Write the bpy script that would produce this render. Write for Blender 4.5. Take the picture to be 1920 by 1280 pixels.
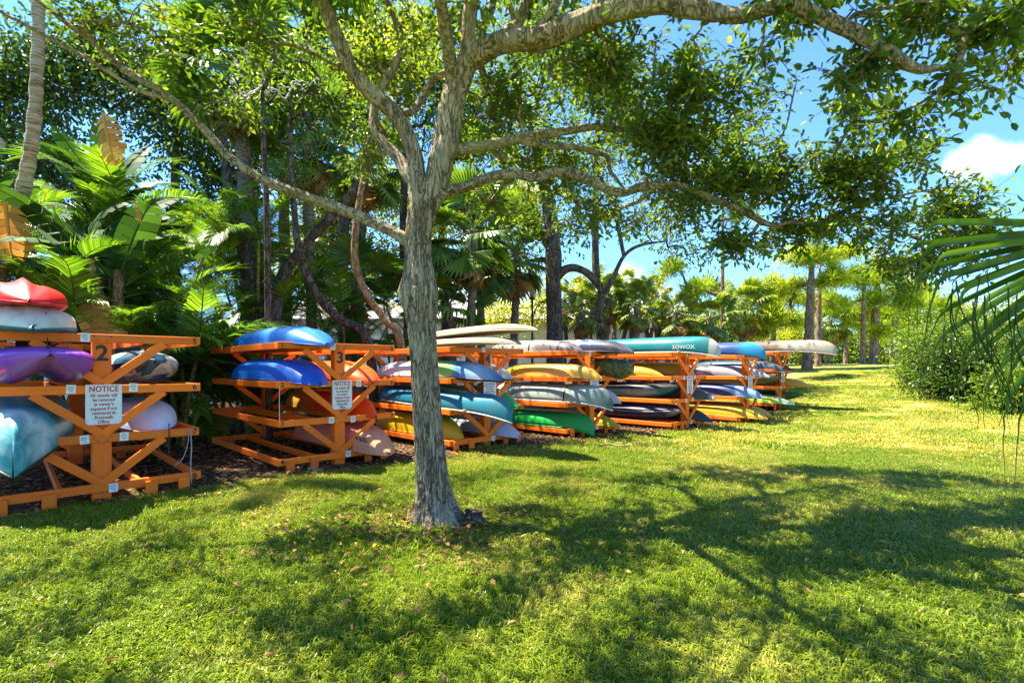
import bpy, math, random
import numpy as np
from mathutils import Vector, Matrix, noise as mnoise

sc = bpy.context.scene
for o in list(bpy.data.objects):
    bpy.data.objects.remove(o)
R = math.radians
rng = np.random.default_rng(7)
random.seed(7)

# ------------------------------------------------------------------ camera
EYE = 1.45
FPX = 946.0                      # focal length in pixels of a 1920 wide frame
HOR = 690.0                      # row of the horizon in that frame
cam = bpy.data.cameras.new('camera')
cam.sensor_width = 36.0
cam.lens = FPX / 1920 * 36
cam.shift_y = (HOR - 640) / 1920
cam.clip_end = 3000
camo = bpy.data.objects.new('camera', cam)
sc.collection.objects.link(camo)
camo.location = (0, 0, EYE)
camo.rotation_euler = (R(90), 0, 0)
sc.camera = camo

# ------------------------------------------------------------------ light
SUN_AZ = Vector((-1.0, 0.33, 0)).normalized()      # towards the sun
SUN_EL = R(64)
sd = Vector((SUN_AZ.x * math.cos(SUN_EL), SUN_AZ.y * math.cos(SUN_EL), math.sin(SUN_EL)))
sun = bpy.data.lights.new('sun', 'SUN')
sun.energy = 3.7
sun.angle = R(0.45)
sun.color = (1.0, 0.90, 0.70)
suno = bpy.data.objects.new('sun', sun)
sc.collection.objects.link(suno)
suno.rotation_euler = sd.to_track_quat('Z', 'Y').to_euler()
suno.location = (-20, 0, 30)

world = bpy.data.worlds.new('World')
sc.world = world
world.use_nodes = True
nt = world.node_tree
nt.nodes.clear()
def wn(t, **k):
    n = nt.nodes.new(t)
    for a, b in k.items():
        setattr(n, a, b)
    return n
sky = wn('ShaderNodeTexSky', sky_type='NISHITA', sun_disc=False)
sky.sun_elevation = SUN_EL
sky.sun_rotation = math.atan2(sd.x, sd.y)
sky.air_density = 1.0
sky.dust_density = 0.2
sky.ozone_density = 6.0
tc = wn('ShaderNodeTexCoord')
nz = wn('ShaderNodeTexNoise')
nz.inputs['Scale'].default_value = 16.0
nz.inputs['Detail'].default_value = 7.0
nz.inputs['Roughness'].default_value = 0.62
nt.links.new(tc.outputs['Generated'], nz.inputs['Vector'])
def cdir(px, py):
    return Vector(((px - 960) / FPX, 1, (HOR - py) / FPX)).normalized()
cl = [(cdir(1838, 304), 2.1), (cdir(1870, 298), 1.6), (cdir(1802, 312), 1.6),
      (cdir(1180, 560), 4.0), (cdir(900, 560), 5.0),
      (cdir(2300, 330), 4.5), (cdir(-500, 200), 6.0), (Vector((-.6, -.7, .4)).normalized(), 6.0),
      (Vector((.5, -.8, .35)).normalized(), 6.0), (Vector((.95, -.1, .3)).normalized(), 5.0), (Vector((-.2, -.5, .8)).normalized(), 5.0)]
last = None
for d, deg in cl:
    dp = wn('ShaderNodeVectorMath', operation='DOT_PRODUCT')
    dp.inputs[1].default_value = d
    nt.links.new(tc.outputs['Generated'], dp.inputs[0])
    mr = wn('ShaderNodeMapRange')
    mr.inputs['From Min'].default_value = math.cos(R(deg * 1.25))
    mr.inputs['From Max'].default_value = 1.0
    nt.links.new(dp.outputs['Value'], mr.inputs['Value'])
    if last is None:
        last = mr.outputs[0]
    else:
        mx = wn('ShaderNodeMath', operation='MAXIMUM')
        nt.links.new(last, mx.inputs[0]); nt.links.new(mr.outputs[0], mx.inputs[1])
        last = mx.outputs[0]
ad = wn('ShaderNodeMath', operation='MULTIPLY_ADD')
ad.inputs[1].default_value = 1.9
nt.links.new(nz.outputs['Fac'], ad.inputs[0]); nt.links.new(last, ad.inputs[2])
cm = wn('ShaderNodeMapRange', interpolation_type='SMOOTHSTEP')
cm.inputs['From Min'].default_value = 1.32
cm.inputs['From Max'].default_value = 2.05
cm.inputs['To Max'].default_value = 0.75
nt.links.new(ad.outputs[0], cm.inputs['Value'])
# no cloud where every mask is zero
gt = wn('ShaderNodeMapRange'); gt.inputs['From Max'].default_value = 0.25
nt.links.new(last, gt.inputs['Value'])
mm = wn('ShaderNodeMath', operation='MULTIPLY')
nt.links.new(cm.outputs[0], mm.inputs[0]); nt.links.new(gt.outputs[0], mm.inputs[1])
mixc = wn('ShaderNodeMix', data_type='RGBA')
nt.links.new(mm.outputs[0], mixc.inputs['Factor'])
tint = wn('ShaderNodeMix', data_type='RGBA', blend_type='MULTIPLY')
tint.inputs['Factor'].default_value = 1.0
tint.inputs['B'].default_value = (.57, .78, 1.0, 1)
nt.links.new(sky.outputs[0], tint.inputs['A'])
nt.links.new(tint.outputs['Result'], mixc.inputs['A'])
mixc.inputs['B'].default_value = (5.2, 5.5, 6.0, 1)
bg = wn('ShaderNodeBackground')
bg.inputs['Strength'].default_value = 0.074
nt.links.new(mixc.outputs['Result'], bg.inputs['Color'])
wo = wn('ShaderNodeOutputWorld')
nt.links.new(bg.outputs[0], wo.inputs['Surface'])

sc.view_settings.view_transform = 'Standard'
sc.view_settings.look = 'None'
sc.view_settings.exposure = 2.62
sc.view_settings.gamma = 1.0
sc.render.engine = 'CYCLES'
sc.cycles.max_bounces = 8
sc.cycles.diffuse_bounces = 4
sc.cycles.transmission_bounces = 4
sc.cycles.use_denoising = True

# ------------------------------------------------------------------ helpers
COL = sc.collection
def px(x, y, d):
    """world point seen at photo position (x, y) when it stands d metres deep"""
    return np.array(((x - 960) / FPX * d, d, EYE - (y - HOR) / FPX * d))

def sstep(a, b, x):
    t = np.clip((x - a) / (b - a), 0, 1)
    return t * t * (3 - 2 * t)

def gz(x, y):
    return 1.7 * sstep(14.5, 36.0, 0.6 * x + 0.8 * y) + 0.02 * np.sin(x * 0.9 + 1.3) * np.sin(y * 0.8)

def tag(o, label=None, cat=None, group=None, kind=None):
    if label: o['label'] = label
    if cat: o['category'] = cat
    if group: o['group'] = group
    if kind: o['kind'] = kind
    return o

def empty(name, loc=(0, 0, 0), rz=0, label=None, cat=None, group=None, parent=None):
    o = bpy.data.objects.new(name, None)
    o.empty_display_size = 0.1
    COL.objects.link(o)
    o.location = loc
    o.rotation_euler = (0, 0, rz)
    if parent: o.parent = parent
    return tag(o, label, cat, group)

def link(name, me, parent=None, loc=None, rot=None, scale=None, mat=None):
    o = bpy.data.objects.new(name, me)
    COL.objects.link(o)
    if parent: o.parent = parent
    if mat is not None:
        o.matrix_local = mat
    else:
        if loc is not None: o.location = loc
        if rot is not None: o.rotation_euler = rot
        if scale is not None: o.scale = scale
    return o

def np_mesh(name, V, F, mat=None, smooth=False, attrs=None, midx=None, mats=None):
    """V (n,3); F list of int arrays (m,k)"""
    V = np.asarray(V, dtype=np.float32).reshape(-1, 3)
    if not isinstance(F, (list, tuple)): F = [F]
    F = [np.asarray(f, dtype=np.int32) for f in F if len(f)]
    me = bpy.data.meshes.new(name)
    me.vertices.add(len(V))
    me.vertices.foreach_set('co', V.ravel())
    loops = np.concatenate([f.ravel() for f in F])
    tot = np.concatenate([np.full(len(f), f.shape[1], dtype=np.int32) for f in F])
    st = np.concatenate(([0], np.cumsum(tot)[:-1])).astype(np.int32)
    me.loops.add(len(loops))
    me.loops.foreach_set('vertex_index', loops)
    me.polygons.add(len(tot))
    me.polygons.foreach_set('loop_start', st)
    me.polygons.foreach_set('loop_total', tot)
    me.polygons.foreach_set('use_smooth', np.full(len(tot), bool(smooth)))
    for m in (mats or ([mat] if mat else [])):
        me.materials.append(m)
    if midx is not None:
        me.polygons.foreach_set('material_index', np.asarray(midx, dtype=np.int32))
    me.update(calc_edges=True)
    for k, a in (attrs or {}).items():
        at = me.attributes.new(k, 'FLOAT', 'POINT')
        at.data.foreach_set('value', np.asarray(a, dtype=np.float32))
    me.validate()
    return me

class MB:
    """collects simple shapes into one mesh"""
    def __init__(s): s.v = []; s.f = []; s.n = 0
    def add(s, V, F):
        V = np.asarray(V, float); s.v.append(V)
        for f in F: s.f.append([i + s.n for i in f])
        s.n += len(V)
    def box(s, c, d, M=None, bev=0.0):
        x, y, z = [k / 2 for k in d]
        b = min(bev, x * .9, y * .9, z * .9)
        if b <= 0:
            V = np.array([(sx * x, sy * y, sz * z) for sx in (-1, 1) for sy in (-1, 1) for sz in (-1, 1)])
            F = [(0, 1, 3, 2), (4, 6, 7, 5), (0, 4, 5, 1), (2, 3, 7, 6), (0, 2, 6, 4), (1, 5, 7, 3)]
        else:   # long edges along x chamfered
            pr = [(y - b, -z), (y, -z + b), (y, z - b), (y - b, z), (-y + b, z), (-y, z - b), (-y, -z + b), (-y + b, -z)]
            V = np.array([(sx * x, p[0], p[1]) for sx in (-1, 1) for p in pr])
            F = [(i, i + 8, (i + 1) % 8 + 8, (i + 1) % 8) for i in range(8)]
            F += [tuple(range(8)), tuple(range(15, 7, -1))]
        if M is not None: V = V @ np.array(M.to_3x3()).T
        s.add(V + np.array(c), F)
    def build(s, name, mat, smooth=False):
        me = bpy.data.meshes.new(name)
        me.from_pydata([tuple(p) for p in np.concatenate(s.v)], [], s.f)
        if mat: me.materials.append(mat)
        if smooth: me.polygons.foreach_set('use_smooth', [True] * len(me.polygons))
        me.update()
        return me

def catmull(P, Rr, n=6):
    P = np.asarray(P, float); Rr = np.asarray(Rr, float)
    A = np.vstack((2 * P[0] - P[1], P, 2 * P[-1] - P[-2]))
    out, ro = [], []
    for i in range(len(P) - 1):
        p0, p1, p2, p3 = A[i:i + 4]
        for k in range(n):
            t = k / n
            out.append(.5 * (2 * p1 + (p2 - p0) * t + (2 * p0 - 5 * p1 + 4 * p2 - p3) * t * t + (3 * p1 - p0 - 3 * p2 + p3) * t ** 3))
            ro.append(Rr[i] * (1 - t) + Rr[i + 1] * t)
    out.append(P[-1]); ro.append(Rr[-1])
    return np.array(out), np.array(ro)

def tube_np(P, Rr, sides=8, cap=True, wob=0.0):
    """verts, quads, caps for a tube along P"""
    P = np.asarray(P, float); n = len(P)
    Rr = np.broadcast_to(np.asarray(Rr, float), (n,))
    T = np.gradient(P, axis=0)
    T /= np.linalg.norm(T, axis=1)[:, None] + 1e-9
    u = np.cross(T[0], (0, 0, 1.0))
    if np.linalg.norm(u) < 1e-3: u = np.cross(T[0], (1.0, 0, 0))
    u /= np.linalg.norm(u)
    V = np.zeros((n, sides, 3))
    a = np.arange(sides) / sides * 2 * np.pi
    for i in range(n):
        u = u - T[i] * np.dot(u, T[i]); u /= np.linalg.norm(u) + 1e-9
        w = np.cross(T[i], u)
        r = Rr[i]
        if wob:
            r = r * (1 + wob * np.array([mnoise.noise(Vector((math.cos(q) * 1.3, math.sin(q) * 1.3, i * .35))) for q in a]))
            V[i] = P[i] + (np.cos(a) * r)[:, None] * u + (np.sin(a) * r)[:, None] * w
        else:
            V[i] = P[i] + r * (np.cos(a)[:, None] * u + np.sin(a)[:, None] * w)
    i, j = np.meshgrid(np.arange(n - 1), np.arange(sides), indexing='ij')
    b = i * sides + j; c = i * sides + (j + 1) % sides
    Q = np.stack((b, c, c + sides, b + sides), -1).reshape(-1, 4)
    caps = [np.arange(sides)[::-1][None], (np.arange(sides) + (n - 1) * sides)[None]] if cap else []
    return V.reshape(-1, 3), Q, caps

class NB:
    """collects numpy meshes"""
    def __init__(s): s.v = []; s.f = {}; s.n = 0; s.a = []
    def add(s, V, Fs, a=None):
        for f in Fs:
            f = np.asarray(f)
            if len(f): s.f.setdefault(f.shape[1], []).append(f + s.n)
        s.v.append(np.asarray(V)); s.n += len(V)
        s.a.append(np.zeros(len(V)) if a is None else np.broadcast_to(a, (len(V),)))
    def tube(s, P, Rr, sides=8, n=0, cap=True, wob=0.0):
        if n: P, Rr = catmull(P, np.broadcast_to(np.asarray(Rr, float), (len(P),)), n)
        V, Q, c = tube_np(P, Rr, sides, cap, wob)
        s.add(V, [Q] + c)
    def build(s, name, mat, smooth=False, attr=None):
        return np_mesh(name, np.concatenate(s.v), [np.concatenate(f) for f in s.f.values()], mat, smooth,
                       {attr: np.concatenate(s.a)} if attr else None)

def unit(v):
    v = np.asarray(v, float)
    return v / (np.linalg.norm(v, axis=-1, keepdims=True) + 1e-9)

LEAF_T = np.array([(0, 0, 0), (.28, -.36, .10), (.72, -.46, .08), (1.0, 0, -.10), (.72, .46, .08), (.28, .36, .10)])
LEAF_F = np.array([(0, 1, 2, 3), (0, 3, 4, 5)])
NEEDLE_T = np.array([(0, -.5, 0), (1, 0, 0), (0, .5, 0)])
NEEDLE_F = np.array([(0, 1, 2)])
def leaves(P, D, N, ln, wd, tmpl=LEAF_T, fc=LEAF_F):
    D = unit(D); S = unit(np.cross(N, D)); U = np.cross(D, S)
    ln = np.broadcast_to(ln, (len(P),)); wd = np.broadcast_to(wd, (len(P),))
    V = (P[:, None] + tmpl[None, :, 0, None] * (D * ln[:, None])[:, None]
         + tmpl[None, :, 1, None] * (S * wd[:, None])[:, None] + tmpl[None, :, 2, None] * (U * ln[:, None])[:, None])
    k = len(tmpl)
    F = (fc[None] + (np.arange(len(P)) * k)[:, None, None]).reshape(-1, fc.shape[1])
    return V.reshape(-1, 3), F, np.repeat(rng.random(len(P)), k)

# ------------------------------------------------------------------ materials
def newmat(name):
    m = bpy.data.materials.new(name); m.use_nodes = True
    t = m.node_tree; t.nodes.clear()
    def N(ty, **k):
        n = t.nodes.new(ty)
        for a, b in k.items():
            if a.startswith('i_'):
                n.inputs[a[2:].replace('_', ' ')].default_value = b
            else: setattr(n, a, b)
        return n
    def L(a, b): t.links.new(a, b)
    return m, N, L

def ramp(N, stops, interp='LINEAR'):
    r = N('ShaderNodeValToRGB')
    e = r.color_ramp.elements
    r.color_ramp.interpolation = interp
    while len(e) < len(stops): e.new(0.5)
    for k, (p, c) in enumerate(stops):
        e[k].position = p; e[k].color = (*c, 1)
    return r

def leaf_mat(name, stops, trans=0.4, rough=0.4, spec=0.4, tcol=None, worldvar=0.0):
    m, N, L = newmat(name)
    at = N('ShaderNodeAttribute', attribute_name='rnd')
    r = ramp(N, [(p_, tuple(min(.75, v_ * 1.3) for v_ in c_)) for p_, c_ in stops])
    oi = N('ShaderNodeObjectInfo')
    ad = N('ShaderNodeMath', operation='MULTIPLY_ADD'); ad.inputs[1].default_value = 0.35
    sub = N('ShaderNodeMath', operation='SUBTRACT'); sub.inputs[1].default_value = 0.5
    L(oi.outputs['Random'], sub.inputs[0]); L(sub.outputs[0], ad.inputs[0]); L(at.outputs['Fac'], ad.inputs[2])
    L(ad.outputs[0], r.inputs['Fac'])
    p = N('ShaderNodeBsdfPrincipled', i_Roughness=rough)
    p.inputs['Specular IOR Level'].default_value = spec
    L(r.outputs['Color'], p.inputs['Base Color'])
    tr = N('ShaderNodeBsdfTranslucent')
    hs = N('ShaderNodeMix', data_type='RGBA', blend_type='MULTIPLY'); hs.inputs['Factor'].default_value = 1.0
    hs.inputs['B'].default_value = (*(tcol or (1.5, 1.55, 0.5)), 1)
    L(r.outputs['Color'], hs.inputs['A']); L(hs.outputs['Result'], tr.inputs['Color'])
    mx = N('ShaderNodeMixShader'); mx.inputs[0].default_value = trans
    L(p.outputs[0], mx.inputs[1]); L(tr.outputs[0], mx.inputs[2])
    o = N('ShaderNodeOutputMaterial'); L(mx.outputs[0], o.inputs['Surface'])
    return m

def bark_mat(name, c1, c2, c3, sc_=(14, 14, 2.5), bump=0.6, dist=0.02, moss=None):
    m, N, L = newmat(name)
    t = N('ShaderNodeTexCoord'); mp = N('ShaderNodeMapping'); mp.inputs['Scale'].default_value = sc_
    L(t.outputs['Object'], mp.inputs['Vector'])
    # furrows: where a stretched noise crosses its middle value
    nf = N('ShaderNodeTexNoise', i_Scale=0.8, i_Detail=3.0, i_Roughness=0.55, i_Distortion=0.9); L(mp.outputs[0], nf.inputs['Vector'])
    sb0 = N('ShaderNodeMath', operation='SUBTRACT'); sb0.inputs[1].default_value = 0.5; L(nf.outputs['Fac'], sb0.inputs[0])
    ab = N('ShaderNodeMath', operation='ABSOLUTE'); L(sb0.outputs[0], ab.inputs[0])
    mr = N('ShaderNodeMapRange'); mr.inputs['From Max'].default_value = 0.085; mr.inputs['To Min'].default_value = .0; L(ab.outputs[0], mr.inputs['Value'])
    n1 = N('ShaderNodeTexNoise', i_Scale=2.2, i_Detail=5.0, i_Roughness=0.7); L(t.outputs['Object'], n1.inputs['Vector'])
    r1 = ramp(N, [(0.0, c1), (0.45, c2), (1.0, c3)])
    n2 = N('ShaderNodeTexNoise', i_Scale=3.0, i_Detail=6.0, i_Roughness=0.75); L(mp.outputs[0], n2.inputs['Vector'])
    mu = N('ShaderNodeMath', operation='MULTIPLY'); L(mr.outputs[0], mu.inputs[0]); L(n2.outputs['Fac'], mu.inputs[1])
    mu2 = N('ShaderNodeMath', operation='MULTIPLY_ADD'); mu2.inputs[1].default_value = 1.55
    sb = N('ShaderNodeMath', operation='MULTIPLY_ADD'); sb.inputs[1].default_value = 0.9; sb.inputs[2].default_value = -0.48
    L(n1.outputs['Fac'], sb.inputs[0])
    L(mu.outputs[0], mu2.inputs[0]); L(sb.outputs[0], mu2.inputs[2]); L(mu2.outputs[0], r1.inputs['Fac'])
    col = r1.outputs['Color']
    if moss:
        n3 = N('ShaderNodeTexNoise', i_Scale=3.5, i_Detail=4.0); L(t.outputs['Object'], n3.inputs['Vector'])
        m3 = N('ShaderNodeMapRange'); m3.inputs['From Min'].default_value = 0.5; m3.inputs['From Max'].default_value = 0.72
        m3.inputs['To Max'].default_value = 0.75
        L(n3.outputs['Fac'], m3.inputs['Value'])
        mc = N('ShaderNodeMix', data_type='RGBA'); L(m3.outputs[0], mc.inputs['Factor']); L(col, mc.inputs['A'])
        mc.inputs['B'].default_value = (*moss, 1); col = mc.outputs['Result']
    p = N('ShaderNodeBsdfPrincipled', i_Roughness=0.9); p.inputs['Specular IOR Level'].default_value = 0.2
    L(col, p.inputs['Base Color'])
    b = N('ShaderNodeBump', i_Strength=bump, i_Distance=dist); L(mu.outputs[0], b.inputs['Height']); L(b.outputs[0], p.inputs['Normal'])
    o = N('ShaderNodeOutputMaterial'); L(p.outputs[0], o.inputs['Surface'])
    return m

def plain(name, c, rough=0.5, spec=0.5, metal=0.0, var=0.15, scale=8.0, bump=0.0):
    m, N, L = newmat(name)
    t = N('ShaderNodeTexCoord'); n = N('ShaderNodeTexNoise', i_Scale=scale, i_Detail=5.0, i_Roughness=0.65)
    L(t.outputs['Object'], n.inputs['Vector'])
    r = ramp(N, [(0.25, tuple(k * (1 - var) for k in c)), (0.75, tuple(min(1, k * (1 + var)) for k in c))])
    L(n.outputs['Fac'], r.inputs['Fac'])
    p = N('ShaderNodeBsdfPrincipled', i_Roughness=rough, i_Metallic=metal); p.inputs['Specular IOR Level'].default_value = spec
    L(r.outputs['Color'], p.inputs['Base Color'])
    if bump:
        b = N('ShaderNodeBump', i_Strength=bump, i_Distance=0.01); L(n.outputs['Fac'], b.inputs['Height']); L(b.outputs[0], p.inputs['Normal'])
    o = N('ShaderNodeOutputMaterial'); L(p.outputs[0], o.inputs['Surface'])
    return m

def wood_mat(name, c, axis=0):
    m, N, L = newmat(name)
    t = N('ShaderNodeTexCoord'); mp = N('ShaderNodeMapping')
    s = [38, 38, 38]; s[axis] = 2.0
    mp.inputs['Scale'].default_value = s
    oi = N('ShaderNodeObjectInfo')
    L(t.outputs['Object'], mp.inputs['Vector'])
    of = N('ShaderNodeVectorMath', operation='SCALE'); of.inputs['Scale'].default_value = 40.0
    cx = N('ShaderNodeCombineXYZ'); L(oi.outputs['Random'], cx.inputs[0]); L(oi.outputs['Random'], cx.inputs[1]); L(oi.outputs['Random'], cx.inputs[2])
    L(cx.outputs[0], of.inputs[0]); L(of.outputs[0], mp.inputs['Location'])
    n = N('ShaderNodeTexNoise', i_Scale=1.0, i_Detail=5.0, i_Roughness=0.6, i_Distortion=0.6); L(mp.outputs[0], n.inputs['Vector'])
    n2 = N('ShaderNodeTexNoise', i_Scale=3.0, i_Detail=4.0); L(t.outputs['Object'], n2.inputs['Vector'])
    r = ramp(N, [(0.2, tuple(k * .72 for k in c)), (0.5, c), (0.85, (c[0] * 1.15, c[1] * 1.25, c[2] * 1.3))])
    av = N('ShaderNodeMath', operation='MULTIPLY_ADD'); av.inputs[1].default_value = 0.45; L(n2.outputs['Fac'], av.inputs[0])
    hf = N('ShaderNodeMath', operation='MULTIPLY'); hf.inputs[1].default_value = 0.55; L(n.outputs['Fac'], hf.inputs[0]); L(hf.outputs[0], av.inputs[2])
    L(av.outputs[0], r.inputs['Fac'])
    # scuffs where boats are dragged over the boards
    n4 = N('ShaderNodeTexNoise', i_Scale=11.0, i_Detail=6.0, i_Roughness=0.8); L(t.outputs['Object'], n4.inputs['Vector'])
    m4 = N('ShaderNodeMapRange'); m4.inputs['From Min'].default_value = 0.62; m4.inputs['From Max'].default_value = 0.72; m4.inputs['To Max'].default_value = 0.6
    L(n4.outputs['Fac'], m4.inputs['Value'])
    mc = N('ShaderNodeMix', data_type='RGBA'); L(m4.outputs[0], mc.inputs['Factor']); L(r.outputs['Color'], mc.inputs['A']); mc.inputs['B'].default_value = (.30, .12, .03, 1)
    p = N('ShaderNodeBsdfPrincipled', i_Roughness=0.55); p.inputs['Specular IOR Level'].default_value = 0.35
    tv = N('ShaderNodeMapRange'); tv.inputs['To Min'].default_value = .80; tv.inputs['To Max'].default_value = 1.12; L(oi.outputs['Random'], tv.inputs['Value'])
    ts = N('ShaderNodeVectorMath', operation='SCALE'); L(mc.outputs['Result'], ts.inputs[0]); L(tv.outputs[0], ts.inputs['Scale'])
    L(ts.outputs[0], p.inputs['Base Color'])
    b = N('ShaderNodeBump', i_Strength=0.25, i_Distance=0.004); L(n.outputs['Fac'], b.inputs['Height']); L(b.outputs[0], p.inputs['Normal'])
    o = N('ShaderNodeOutputMaterial'); L(p.outputs[0], o.inputs['Surface'])
    return m

_bm = {}
def boat_mat(stops, nz=0.0, nscale=2.5, rough=0.32, half=2.0, interp='LINEAR', grime=0.3, gcol=(.16, .15, .11)):
    """moulded plastic: colours along the boat (object x), marbled by noise; grime and scratches"""
    key = repr((stops, nz, nscale, rough, half, interp, grime, gcol))
    if key in _bm: return _bm[key]
    m, N, L = newmat('boat_plastic')
    t = N('ShaderNodeTexCoord')
    sx = N('ShaderNodeSeparateXYZ'); L(t.outputs['Object'], sx.inputs[0])
    mr = N('ShaderNodeMapRange'); mr.inputs['From Min'].default_value = -half; mr.inputs['From Max'].default_value = half
    L(sx.outputs['X'], mr.inputs['Value'])
    mp = N('ShaderNodeMapping'); mp.inputs['Scale'].default_value = (0.45, 1, 1); L(t.outputs['Object'], mp.inputs['Vector'])
    n = N('ShaderNodeTexNoise', i_Scale=nscale, i_Detail=3.0, i_Distortion=1.2); L(mp.outputs[0], n.inputs['Vector'])
    s = N('ShaderNodeMath', operation='SUBTRACT'); s.inputs[1].default_value = 0.5; L(n.outputs['Fac'], s.inputs[0])
    ma = N('ShaderNodeMath', operation='MULTIPLY_ADD'); ma.inputs[1].default_value = nz; L(s.outputs[0], ma.inputs[0]); L(mr.outputs[0], ma.inputs[2])
    r = ramp(N, stops, interp); L(ma.outputs[0], r.inputs['Fac'])
    g = N('ShaderNodeTexNoise', i_Scale=3.0, i_Detail=8.0, i_Roughness=0.75); L(t.outputs['Object'], g.inputs['Vector'])
    gm = N('ShaderNodeMapRange'); gm.inputs['From Min'].default_value = 0.48; gm.inputs['From Max'].default_value = 0.75; gm.inputs['To Max'].default_value = grime
    L(g.outputs['Fac'], gm.inputs['Value'])
    mc = N('ShaderNodeMix', data_type='RGBA'); L(gm.outputs[0], mc.inputs['Factor']); L(r.outputs['Color'], mc.inputs['A']); mc.inputs['B'].default_value = (*gcol, 1)
    mp2 = N('ShaderNodeMapping'); mp2.inputs['Scale'].default_value = (1.2, 30, 30); L(t.outputs['Object'], mp2.inputs['Vector'])
    sn = N('ShaderNodeTexNoise', i_Scale=2.5, i_Detail=5.0, i_Roughness=0.8); L(mp2.outputs[0], sn.inputs['Vector'])
    rm = N('ShaderNodeMapRange'); rm.inputs['From Min'].default_value = .3; rm.inputs['From Max'].default_value = .8
    rm.inputs['To Min'].default_value = rough; rm.inputs['To Max'].default_value = rough + .25; L(sn.outputs['Fac'], rm.inputs['Value'])
    p = N('ShaderNodeBsdfPrincipled'); L(rm.outputs[0], p.inputs['Roughness'])
    sm_ = N('ShaderNodeMapRange'); sm_.inputs['From Min'].default_value = .60; sm_.inputs['From Max'].default_value = .70; sm_.inputs['To Max'].default_value = .28; L(sn.outputs['Fac'], sm_.inputs['Value'])
    sc2 = N('ShaderNodeMix', data_type='RGBA'); L(sm_.outputs[0], sc2.inputs['Factor']); L(mc.outputs['Result'], sc2.inputs['A']); sc2.inputs['B'].default_value = (.36, .35, .33, 1)
    p.inputs['Specular IOR Level'].default_value = 0.25
    L(sc2.outputs['Result'], p.inputs['Base Color'])
    b = N('ShaderNodeBump', i_Strength=0.12, i_Distance=0.004); L(sn.outputs['Fac'], b.inputs['Height']); L(b.outputs[0], p.inputs['Normal'])
    o = N('ShaderNodeOutputMaterial'); L(p.outputs[0], o.inputs['Surface'])
    _bm[key] = m
    return m

M_orange = {a: wood_mat('orange_stained_wood', (.90, .165, .002), a) for a in (0,)}[0]
M_black = plain('black_rubber', (.012, .012, .013), 0.5)
M_ink = plain('black_paint', (.02, .018, .012), 0.6)
M_white = plain('white_paper', (.75, .75, .72), 0.6)
M_sign = plain('white_sign_panel', (.70, .69, .69), 0.4, var=.10, scale=14)
M_red = plain('red_print', (.62, .008, .010), 0.5)
M_dred = plain('dark_red_print', (.40, .008, .02), 0.5)
M_steel = plain('galvanised_steel', (.55, .55, .55), 0.35, metal=0.9)
M_bark = bark_mat('oak_bark', (.075, .05, .028), (.25, .185, .11), (.50, .41, .28), (26, 26, 4.0), 0.9, 0.018, moss=(.40, .34, .24))
M_limb = bark_mat('oak_limb_bark', (.065, .045, .025), (.23, .17, .10), (.42, .34, .23), (20, 20, 20), 0.7, 0.015, moss=(.26, .23, .10))
M_darkbark = bark_mat('dark_bark', (.02, .016, .011), (.075, .058, .042), (.16, .13, .10), (12, 12, 4), 0.7, 0.03)
M_brownbark = bark_mat('brown_bark', (.08, .045, .02), (.22, .13, .06), (.32, .22, .12), (14, 14, 5), 0.6, 0.02)
M_pinebark = bark_mat('pine_bark', (.07, .04, .03), (.24, .15, .115), (.34, .24, .19), (9, 9, 3), 0.8, 0.04)
M_palmbark = bark_mat('palm_trunk_bark', (.07, .05, .035), (.20, .15, .11), (.30, .25, .19), (6, 6, 18), 0.8, 0.03)
LF_oak = leaf_mat('oak_leaf', [(0, (.03, .06, .008)), (.5, (.06, .11, .010)), (.85, (.11, .17, .014)), (1, (.22, .25, .02))], .45, .42, .35)
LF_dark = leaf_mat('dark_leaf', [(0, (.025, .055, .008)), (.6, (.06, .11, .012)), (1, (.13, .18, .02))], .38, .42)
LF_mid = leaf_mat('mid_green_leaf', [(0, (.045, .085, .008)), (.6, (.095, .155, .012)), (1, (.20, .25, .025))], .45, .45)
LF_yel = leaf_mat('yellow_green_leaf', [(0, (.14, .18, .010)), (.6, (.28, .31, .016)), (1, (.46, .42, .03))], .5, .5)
LF_gold = leaf_mat('golden_leaf', [(0, (.16, .15, .012)), (.6, (.34, .28, .02)), (1, (.5, .36, .04))], .5, .5)
LF_pine = leaf_mat('pine_needles', [(0, (.085, .14, .008)), (.6, (.20, .27, .010)), (1, (.42, .41, .02))], .5, .5)
LF_palm = leaf_mat('feather_palm_leaf', [(0, (.035, .085, .008)), (.6, (.08, .16, .012)), (1, (.20, .28, .025))], .4, .33, .5)
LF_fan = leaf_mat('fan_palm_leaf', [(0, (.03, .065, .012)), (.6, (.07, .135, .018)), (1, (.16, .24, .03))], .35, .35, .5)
LF_fanlit = leaf_mat('sunlit_fan_leaf', [(0, (.06, .10, .015)), (.6, (.13, .18, .022)), (1, (.27, .29, .05))], .4, .38, .5)  # paler copy of the fan leaf, sunlight put into its colour
LF_dead = leaf_mat('dead_palm_leaf', [(0, (.12, .07, .03)), (.6, (.24, .15, .06)), (1, (.38, .26, .12))], .3, .7, .1, tcol=(1.3, 1.0, .6))
LF_ban = leaf_mat('banana_leaf', [(0, (.010, .028, .010)), (.6, (.020, .052, .014)), (1, (.05, .11, .025))], .25, .6, .1)
LF_bandead = leaf_mat('dead_banana_leaf', [(0, (.30, .15, .03)), (.6, (.44, .24, .05)), (1, (.55, .36, .10))], .35, .6, .2, tcol=(1.2, .9, .5))
LF_lit = leaf_mat('fallen_leaf', [(0, (.08, .042, .018)), (.5, (.22, .125, .045)), (.85, (.32, .20, .08)), (1, (.38, .19, .03))], .2, .7, .15, tcol=(1, .9, .6))
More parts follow.
